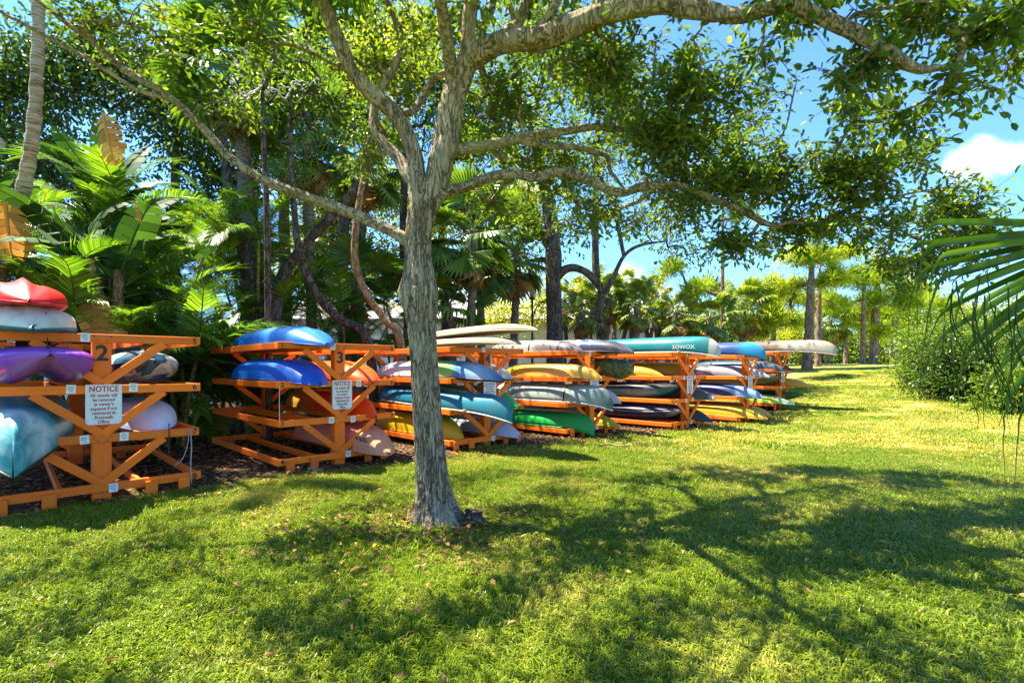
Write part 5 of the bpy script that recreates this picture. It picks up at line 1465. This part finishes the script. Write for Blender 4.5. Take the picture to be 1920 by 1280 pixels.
# --- oak behind, with a cut trunk and a twisting branch
broadleaf('background_oak', 'dark thick oak trunk with crooked branch behind the paddleboards', gp(1040, 16.5),
          [(rise(1040, 16.5, (1040, 620, 16.5), (1038, 540, 16.5), (1037, 480, 16.5), (1030, 400, 16.6), (1010, 300, 16.8), (980, 180, 17)), [.33, .27, .25, .27, .22, .16, .08]),
           ((px(1042, 520, 16.5), px(1065, 503, 16.3), px(1095, 508, 16.2), px(1120, 530, 16.2), px(1132, 548, 16.1), px(1150, 520, 16.1), px(1170, 480, 16.2), px(1200, 460, 16.2), px(1250, 452, 16.2)), [.16, .13, .12, .12, .11, .07, .06, .05, .03]),
           ((px(1170, 480, 16.2), px(1160, 430, 16.2), px(1150, 380, 16.2), px(1120, 320, 16.4)), [.06, .07, .06, .04]),
           ((px(1132, 548, 16.1), px(1120, 590, 16.0), px(1128, 605, 16.0)), [.1, .12, .05])],
          [bl(1100, 330, 16.4, 130, 80, 1.4, 66), bl(1000, 250, 17, 130, 90, 1.5, 60), bl(1010, 430, 17, 100, 60, 1.2, 40), bl(1230, 400, 16.2, 100, 45, 1.2, 40), bl(950, 120, 17, 160, 90, 1.6, 30), bl(1130, 200, 17, 150, 90, 1.5, 26), bl(1290, 470, 16.2, 70, 30, .8, 16)],
          .14, .07, LF_mid, M_darkbark, 20, .28, 64, .010)

# --- bright trees farther back
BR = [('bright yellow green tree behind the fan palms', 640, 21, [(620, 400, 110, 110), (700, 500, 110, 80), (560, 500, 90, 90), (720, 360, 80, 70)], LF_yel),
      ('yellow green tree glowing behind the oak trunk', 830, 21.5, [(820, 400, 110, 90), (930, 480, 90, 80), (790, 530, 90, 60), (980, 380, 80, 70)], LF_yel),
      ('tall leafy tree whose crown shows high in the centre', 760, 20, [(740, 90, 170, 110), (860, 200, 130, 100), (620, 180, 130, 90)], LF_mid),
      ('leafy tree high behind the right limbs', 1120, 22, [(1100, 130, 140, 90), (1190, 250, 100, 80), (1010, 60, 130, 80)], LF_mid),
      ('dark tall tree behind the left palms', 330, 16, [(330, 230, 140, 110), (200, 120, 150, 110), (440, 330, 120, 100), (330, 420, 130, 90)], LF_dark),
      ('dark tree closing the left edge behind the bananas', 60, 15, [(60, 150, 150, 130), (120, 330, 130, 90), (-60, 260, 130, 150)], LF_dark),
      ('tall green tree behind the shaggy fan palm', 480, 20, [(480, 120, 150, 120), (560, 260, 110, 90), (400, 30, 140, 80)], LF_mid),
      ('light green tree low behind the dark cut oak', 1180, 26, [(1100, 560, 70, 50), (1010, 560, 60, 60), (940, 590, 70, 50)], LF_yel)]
for q, (lb, x, d, bs, mt) in enumerate(BR):
    top = min(b[1] for b in bs)
    hgt = [(rise(x, d, (x + 6, 600, d), (x - 4, 480, d), (x, (top + 480) / 2, d), (x + 10, top + 30, d)), [.26, .2, .16, .12, .05])]
    if top > 480: hgt = [(rise(x, d, (x + 5, 640, d), (x, 590, d), (x - 8, top, d)), [.16, .13, .10, .04])]
    broadleaf('background_tree', lb, gp(x, d), hgt, [bl(a, b, d, rx, ry, 1.6, int(rx * ry / (62 if d > 20.5 else (70 if x > 700 else 105)))) for a, b, rx, ry in bs], .17, .085, mt, M_darkbark, 24, .33, 70 + q, .010, group='trees behind the racks')

# --- dead twigs and hanging dead leaves
def twigs():
    g = np.random.default_rng(5)
    base = gp(505, 9.2)
    P = np.array([base, px(500, 400, 9.2), px(492, 200, 9.2), px(500, 150, 9.2), px(520, 110, 9.2)])
    o = empty('bare_tree', base, 0, 'tangle of bare silvery twigs high at the left', 'tree')
    p, r = catmull(P, [.07, .055, .04, .03, .015], 8)
    V, Q, c = tube_np(p - base, r, 8); nb = NB(); nb.add(V, [Q] + c); link('trunk', nb.build('trunk', M_darkbark, True), o)
    tg = np.concatenate([blob_points(px(480, 100, 9.2), (.95, .5, .75), 60, g, .1), blob_points(px(560, 160, 9.2), (.8, .4, .35), 26, g, .1), blob_points(px(440, 180, 9.2), (.6, .4, .3), 20, g, .1)])
    V, F, B = grow(p[-14:], tg, .0035, .7, .15, 5, 7)
    link('branches', np_mesh('branches', V - base, F, M_twig, True), o)['kind'] = 'stuff'
M_twig = plain('silvery_twig', (.52, .50, .46), .8, .2)
twigs()
def hang_leaf(owner, x, y, d, L, roll):
    p = px(x, y, d) - np.array(owner.location)
    link('dead_leaf', BANH, owner, mat=aim(p, (.15, -.1, -1.0), roll, L, up=(0, -1, .2)))
BANH = banana_leaf(1.0, .55, 9, LF_bandead, .25)
hang_leaf(BANA[0], 192, 205, 7.6, .85, .2)
hang_leaf(BANA[0], 252, 380, 7.9, .35, .8)
hang_leaf(BANA[1], 8, 370, 7.7, 1.0, -.4)

# --- sabal palms
SB = [('short sabal palm with yellow dead leaves behind the paddleboards', 1092, 21, 585, .7, 14), ('sabal palm behind the crooked oak branch', 1140, 22, 560, .75, 15), ('sabal palm with shaggy brown skirt above the teal canoe', 1195, 21, 575, .7, 16),
      ('leaning sabal palm right of the white house', 1268, 23, 585, .75, 15), ('sabal palm with thick brown skirt beside the thin tall pine', 1330, 24, 595, 1.0, 20),
      ('sabal palm standing left of the reddish pine trunks', 1395, 27, 575, 1.05, 22), ('sabal palm behind the tip of the stained white canoe', 1556, 34, 600, 1.1, 22), ('sabal palm half hidden behind the white boards', 1235, 26, 600, .7, 14)]
for q, (lb, x, d, y, s, n) in enumerate(SB):
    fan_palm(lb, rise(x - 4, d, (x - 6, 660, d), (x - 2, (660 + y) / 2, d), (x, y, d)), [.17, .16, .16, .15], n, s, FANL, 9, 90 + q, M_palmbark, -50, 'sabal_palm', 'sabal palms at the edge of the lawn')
# many slim trunks in front of the white wall
for q, x in enumerate((1060, 1078, 1108, 1122, 1152, 1168, 1212, 1225)):
    d = 24 + (q % 3) * 1.2
    fan_palm(['slim palm just right of the dark cut oak trunk', 'slim palm leaning before the white boards', 'thin palm between the two leaning ones', 'slim straight palm before the white boards',
              'slim palm under the crooked branch', 'thin dark palm right of the crooked branch', 'ivy clad slim palm before the white wall', 'rightmost slim palm before the white wall'][q],
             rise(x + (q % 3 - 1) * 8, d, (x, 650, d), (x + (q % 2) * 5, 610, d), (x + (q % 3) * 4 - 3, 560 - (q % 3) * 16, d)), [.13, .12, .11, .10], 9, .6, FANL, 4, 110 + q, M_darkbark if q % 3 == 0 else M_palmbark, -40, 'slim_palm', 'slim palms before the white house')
broadleaf('golden_tree', 'golden yellow leaved tree above the teal canoe', gp(1225, 25), [(rise(1222, 25, (1220, 640, 25), (1225, 600, 25), (1232, 570, 25)), [.12, .1, .08, .05])],
          [bl(1225, 560, 25, 40, 30, 1, 34), bl(1260, 585, 25, 36, 24, 1, 26)], .16, .08, LF_gold, M_palmbark, 22, .3, 130, .008)
broadleaf('golden_tree', 'small golden leaved tree left of the crooked branch', gp(1092, 23), [(rise(1092, 23, (1092, 640, 23), (1090, 590, 23), (1092, 550, 23)), [.09, .08, .06, .04])],
          [bl(1090, 550, 23, 22, 26, .6, 18)], .16, .08, LF_gold, M_palmbark, 20, .25, 131, .007)

# --- pines
def pine(label, x, d, r, lean, top, tufts, seed, extra=(), per=80, size=1.0):
    g = np.random.default_rng(seed)
    base = gp(x, d)
    o = empty('pine_tree', base, 0, label, 'tree', 'pines along the far side of the lawn')
    r *= .78
    P = rise(x, d, (x + lean * .2, 660, d), (x + lean * .5, 600, d), (x + lean * .8, (600 + top) / 2, d), (x + lean, top, d))
    p, rr_ = catmull(P, [r * 1.15, r, r * .92, r * .75, r * .35], 8)
    V, Q, c = tube_np(p - base, rr_, 12, True, .12); nb = NB(); nb.add(V, [Q] + c); link('trunk', nb.build('trunk', M_pinebark, True), o)
    tg = np.concatenate([blob_points(px(a, b, d + e), (rx / FPX * d, .9, ry / FPX * d), int(k * 1.45), g, .15) for (a, b, e, rx, ry, k) in tufts])
    V, F, B = grow(p[len(p) // 3:], tg, .016, .25, .12, 4, seed)
    link('branches', np_mesh('branches', V - base, F, M_pinebark, True), o)['kind'] = 'stuff'
    n = per * len(tg)
    cpos = np.repeat(B[:, 3], per, 0) + g.normal(0, .13 * size, (n, 3))
    D = (cpos - np.repeat(B[:, 3], per, 0)) * 5 + g.normal(0, .6, (n, 3)) + np.array((0, 0, .45))
    V, F, a = leaves(cpos, D, g.normal(0, 1, (n, 3)), .34 * size * (.7 + .6 * g.random(n)), .045 * size, NEEDLE_T, NEEDLE_F)
    # whole tufts differ in tone
    a = np.clip(a * .5 + np.repeat(np.repeat(g.random(len(tg)), per), 3) * .5, 0, 1)
    link('crown', np_mesh('crown', V - base, F, LF_pine, False, {'rnd': a}), o)
pine('tall pine with thick reddish trunk at the far end of the racks', 1513, 26, .30, 10, 470, [(1510, 480, 0, 70, 26, 26), (1470, 540, .5, 70, 26, 26), (1560, 520, 0, 60, 24, 22), (1440, 590, 0, 60, 20, 20), (1530, 430, 0, 60, 24, 18), (1590, 470, .5, 40, 20, 12), (1420, 620, 1, 40, 16, 10)], 141)
pine('second reddish pine trunk close behind the thick one', 1533, 27.5, .20, 4, 500, [(1560, 570, 1, 40, 16, 10), (1500, 560, 1, 50, 18, 14), (1545, 480, 1, 50, 24, 14)], 142)
pine('very thin tall pine rising above the teal canoe', 1352, 24, .14, 4, 330, [(1300, 540, -1, 40, 14, 10), (1350, 330, 0, 70, 40, 20), (1260, 500, -1, 34, 20, 10), (1390, 400, 0, 50, 20, 10)], 143)
pine('pine with slender grey trunk right of the white canoe tip', 1617, 33, .20, 4, 500, [(1610, 520, 0, 60, 24, 22), (1570, 580, 0, 40, 16, 12), (1640, 560, .5, 50, 18, 16)], 144, size=1.2)
pine('dark trunked pine in the middle of the far group', 1636, 34, .34, 10, 510, [(1660, 510, 0, 70, 26, 24), (1610, 590, .5, 50, 18, 14), (1700, 570, 0, 60, 22, 20), (1640, 620, 0, 50, 12, 12)], 145, size=1.2)
pine('pine standing third from the right in the far group', 1676, 36, .30, 6, 540, [(1700, 540, 0, 60, 26, 20), (1660, 590, 0, 40, 16, 12), (1730, 600, 0, 50, 18, 14)], 146, size=1.2)
pine('rightmost pine of the far group', 1706, 38, .30, 4, 540, [(1730, 560, 0, 60, 30, 22), (1700, 600, 0, 50, 16, 12), (1770, 580, 0, 50, 24, 16)], 147, size=1.2)
pine('pine behind the sabal palms left of the thick trunk', 1448, 30, .18, 6, 510, [(1440, 560, 0, 60, 26, 22), (1480, 600, 0, 50, 18, 16), (1390, 560, 0, 50, 30, 18), (1340, 540, 0, 50, 26, 16)], 148, size=1.1)
pine('far pine left of the slender grey one', 1585, 40, .2, 4, 560, [(1590, 600, 0, 40, 22, 14), (1550, 560, 0, 40, 20, 12)], 149, size=1.3)

# --- shrubs
def shrub(label, x, d, h, w, mat, seed, n=70, ln=.13):
    b = gp(x, d)
    broadleaf('shrub', label, b, [], [(b + np.array((0, 0, h * .55)), (w, w * .7, h * .55), n), (b + np.array((0, 0, h * .16)), (w * 1.15, w * .8, h * .2), n * 2 // 3)], ln, ln * .5, mat, M_darkbark, 20, .26, seed, .006, 'shrub', 'shrubs round the lawn', shell=.1)
SH = [('dark bushy shrub behind the hanging palm leaf', 1775, 16.5, 2.3, 1.2, LF_dark), ('tall dark shrub right of the hanging palm leaf', 1850, 16.0, 2.4, 1.4, LF_dark), ('shrub at the right edge of the picture', 1945, 15.0, 2.2, 1.4, LF_dark),
      ('light green shrub left of the hanging palm leaf', 1728, 18.5, 2.6, 1.2, LF_mid), ('yellowish low shrub low at the right edge', 1900, 14.2, 1.1, .9, LF_mid), ('tall leafy shrub behind the light green one', 1760, 21, 3.2, 2.0, LF_mid),
      ('tall dark bush far right behind the palm leaf', 1860, 19, 3.4, 2.0, LF_mid), ('high bush beyond the right edge', 1960, 18, 3.4, 2.0, LF_dark)]
for q, (lb, x, d, h, w, mt) in enumerate(SH):
    shrub(lb, x, d, h, w, mt, 160 + q, 110)
HB = [1230, 1290, 1350, 1410, 1470, 1530, 1590, 1650, 1710, 1770, 1840]
HN = ['below the golden tree', 'left of the thin tall pine', 'right of the thin tall pine', 'below the sabal palms', 'left of the thick pine', 'right behind the thick pine', 'behind the white canoe tip', 'behind the slender grey pine', 'behind the dark pine', 'right of the far pines', 'far behind the right shrubs']
for q, x in enumerate(HB):
    shrub('far green bush ' + HN[q], x, 44 - (q < 3) * 10, 3.0 + (q % 3) * .8, 3.2, [LF_mid, LF_yel, LF_mid][q % 3], 180 + q, 90, .26)
FT = [(1390, 60, 7, 'left'), (1500, 62, 6, 'centre'), (1640, 60, 8, 'middle'), (1800, 58, 8, 'right'), (1280, 56, 6, 'leftmost'), (1960, 50, 8, 'rightmost')]
for q, (x, d, h, w) in enumerate(FT):
    b = gp(x, d)
    broadleaf('distant_tree', ['distant tree seen between sabal palm and thick pine', 'distant tree behind the thick reddish pine', 'distant tree behind the far pine group', 'distant tree behind the right shrubs', 'distant tree left of the thin tall pine', 'distant tree past the right edge'][q],
              b, [([b, b + np.array((0, 0, h * .5)), b + np.array((.3, 0, h * .9))], [.3, .25, .1])], [(b + np.array((0, 0, h * .65)), (4.5, 3, h * .4), 130)], .34, .2, [LF_mid, LF_yel][q % 2], M_darkbark, 22, .5, 200 + q, .02, group='distant trees beyond the lawn')

# --- trees outside the left edge whose shade dapples the lawn
for q, (x, y, lb) in enumerate([(-8.4, 4.2, 'shade tree just outside the left edge'), (-7.6, 1.2, 'shade tree left of the photographer')]):
    b = np.array((x, y, float(gz(x, y))))
    broadleaf('shade_tree', lb, b, [([b, b + np.array((.1, 0, 2)), b + np.array((0, .2, 4)), b + np.array((.2, 0, 6))], [.22, .18, .15, .08])],
              [(b + np.array((0, 0, 5.2)), (2.2, 2.0, 1.4), 80)], .11, .055, LF_mid, M_darkbark, 30, .17, 220 + q, .009)

# ------------------------------------------------------------------ palm leaf hanging into the picture at the right
def near_palm():
    base = np.array((4.3, 2.9, 0.0))
    o = empty('sabal_palm', base, 0, 'palm reaching in from the right with long drooping leaf tips', 'palm')
    nb = NB(); nb.tube([(0, 0, -.05), (.05, 0, .6), (0, .02, 1.2), (-.05, 0, 1.75)], [.2, .18, .17, .15], 16, 6, wob=.1); link('trunk', nb.build('trunk', M_palmbark, True), o)
    hub = px(2115, 430, 2.6) - base
    top = np.array((-.05, 0, 1.7))
    fr = empty('frond', parent=o)
    nb = NB(); nb.tube([top, top + np.array((-.3, -.05, .35)), hub * .5 + top * .5 + np.array((-.1, 0, .3)), hub], [.025, .02, .017, .013], 7, 5)
    link('petiole', nb.build('petiole', LF_front, True), fr)
    rr = random.Random(5)
    spec = [(174 + 62 * (q / 11) + rr.uniform(-1.2, 1.2), rr.uniform(.80, 1.02), .020, rr.uniform(-.05, .05)) for q in range(12)]
    spec += [(178 + 56 * (q / 8) + rr.uniform(-2, 2), rr.uniform(.66, .9), .018, .30 + rr.uniform(-.05, .05)) for q in range(9)]
    for (deg, l, hw, dy) in spec:
        a = R(deg)
        d = np.array((math.cos(a), dy, math.sin(a))); d = d / np.linalg.norm(d)
        hang = rr.choice((.16, .25, .36, .48, .6)) * rr.uniform(.8, 1.1)
        P = [hub + d * l * t + np.array((0, 0, -.05 * t * t)) for t in np.linspace(0, 1, 8)]
        tip = P[-1]; sway = rr.uniform(-.04, .08)
        for t in np.linspace(.12, 1, 9):
            P.append(tip + d * .10 * (1 - (1 - t) ** 3) + np.array((sway * t * t, rr.uniform(-.006, .006), -hang * t ** 1.5)))
        P = np.array(P); n = len(P)
        w = np.concatenate((np.linspace(.3, 1, 4), np.linspace(1, .8, 4), np.array((.55, .36, .25, .19, .15, .12, .09, .06, .03)))) * hw
        T = unit(np.gradient(P, axis=0))
        S_ = unit(np.cross(T, np.array((.1, 1.0, .25)))); U = np.cross(T, S_)
        V = np.zeros((n, 3, 3)); V[:, 0] = P - S_ * w[:, None] + U * (w * .35)[:, None]; V[:, 1] = P; V[:, 2] = P + S_ * w[:, None] + U * (w * .35)[:, None]
        i = np.arange(n - 1)[:, None] * 3
        Q = np.concatenate((i + np.array([(0, 1, 4, 3)]), i + np.array([(1, 2, 5, 4)])))
        link('leaflet', np_mesh('leaflet', V.reshape(-1, 3), Q, LF_front, True, {'rnd': np.full(n * 3, rr.random())}), fr)
    # long thin threads split from the tips
    for k in range(16):
        p = px(rr.uniform(1765, 1915), rr.uniform(500, 640), 2.55) - base
        e = p + np.array((rr.uniform(-.04, .16), rr.uniform(-.05, .05), -rr.uniform(.35, .65)))
        nb = NB(); nb.tube([p, p * .6 + e * .4 + np.array((-.03, 0, 0)), p * .2 + e * .8 + np.array((.02, 0, 0)), e], [.004, .003, .0025, .0012], 4, 5)
        link('thread', nb.build('thread', LF_front, True), fr)
    for k in range(7):
        az = R(rr.uniform(-70, 70)); el = R(rr.uniform(-10, 60))
        link('frond', FAN[k % 3], o, mat=aim(top, (math.cos(az) * math.cos(el), math.sin(az) * math.cos(el), math.sin(el)), 0, .8))
near_palm()

# ------------------------------------------------------------------ fallen leaves
g = np.random.default_rng(99)
def flat_leaves(X, Y, ln, wd, lift=.012):
    n = len(X)
    az = g.random(n) * 6.283
    P = np.stack((X, Y, gz(X, Y) + lift * (.4 + g.random(n))), -1)
    D = np.stack((np.cos(az), np.sin(az), g.normal(0, .25, n)), -1)
    Nn = np.stack((g.normal(0, .3, n), g.normal(0, .3, n), np.ones(n)), -1)
    return leaves(P, D, Nn, ln * (.6 + .7 * g.random(n)), wd * (.7 + .6 * g.random(n)))
n = 34000
X = g.uniform(-11, 6, n); Y = g.uniform(4.2, 16, n)
k = (bed(X, Y) > -.25) & (g.random(n) < np.where(bed(X, Y) < .6, .9, .75)) & inview(X, Y, .5)
V, F, a = flat_leaves(X[k], Y[k], .085, .04)
tag(link('leaf_litter', np_mesh('leaf_litter', V, F, LF_lit, False, {'rnd': a})), 'brown leaf litter on the bare ground under the racks', 'leaf litter', kind='stuff')
n = 900
th = g.random(n) * 6.283; rd = np.abs(g.normal(0, .8, n)) + .25
X = np.concatenate((TREE[0] + np.cos(th) * rd * 1.25, g.uniform(-5, 6, 260))); Y = np.concatenate((TREE[1] - .25 + np.sin(th) * rd * .75, g.uniform(2.2, 9, 260)))
V, F, a = flat_leaves(X, Y, .06, .028, .05)
tag(link('leaf_litter', np_mesh('leaf_litter', V, F, LF_lit, False, {'rnd': a})), 'tan leaves strewn on the grass round the foot of the oak', 'leaf litter', kind='stuff')
fl = [np_mesh('fallen_leaf', LEAF_T * np.array((1, .48, 1.2)), LEAF_F, LF_lit, False, {'rnd': np.full(6, v)}) for v in (.45, .6, .75, .95)]
for q, (x, y) in enumerate([(590, 1146), (450, 1115), (697, 1043), (634, 1035), (636, 1178), (520, 1252), (690, 1113), (1062, 1042), (1148, 1046), (1667, 1033), (1664, 1052), (1911, 1129), (887, 1135), (568, 1052), (660, 1148), (950, 1198), (865, 988), (810, 986), (760, 1000), (700, 1040), (905, 992), (222, 1253), (880, 1018), (1510, 1070), (330, 1010), (1230, 1155), (728, 1090), (600, 1055), (655, 1090), (770, 1170)]):
    d = FPX * EYE / (y - HOR); X_ = (x - 960) / FPX * d
    s = random.uniform(.06, .085)
    o = link('fallen_leaf', fl[q % 4], loc=(X_, d, float(gz(X_, d)) + random.uniform(.05, .075)), rot=(random.uniform(-.5, .5), random.uniform(-.4, .4), random.uniform(0, 6.28)), scale=(s, s, s))
    tag(o, 'dry tan leaf fallen on the green lawn', 'leaf', 'single dry leaves on the lawn')
# scrap of board by the rack numbered 3
b = MB(); b.box((0, 0, 0), (.22, .10, .02), bev=.004)
tag(link('plank', b.build('plank', plain('weathered_pink_board', (.36, .20, .16), .8)), loc=(-2.75, 7.05, float(gz(-2.75, 7.05)) + .025), rot=(0, R(6), R(-35))), 'small weathered pink plank on the ground at the rack numbered 3', 'plank')
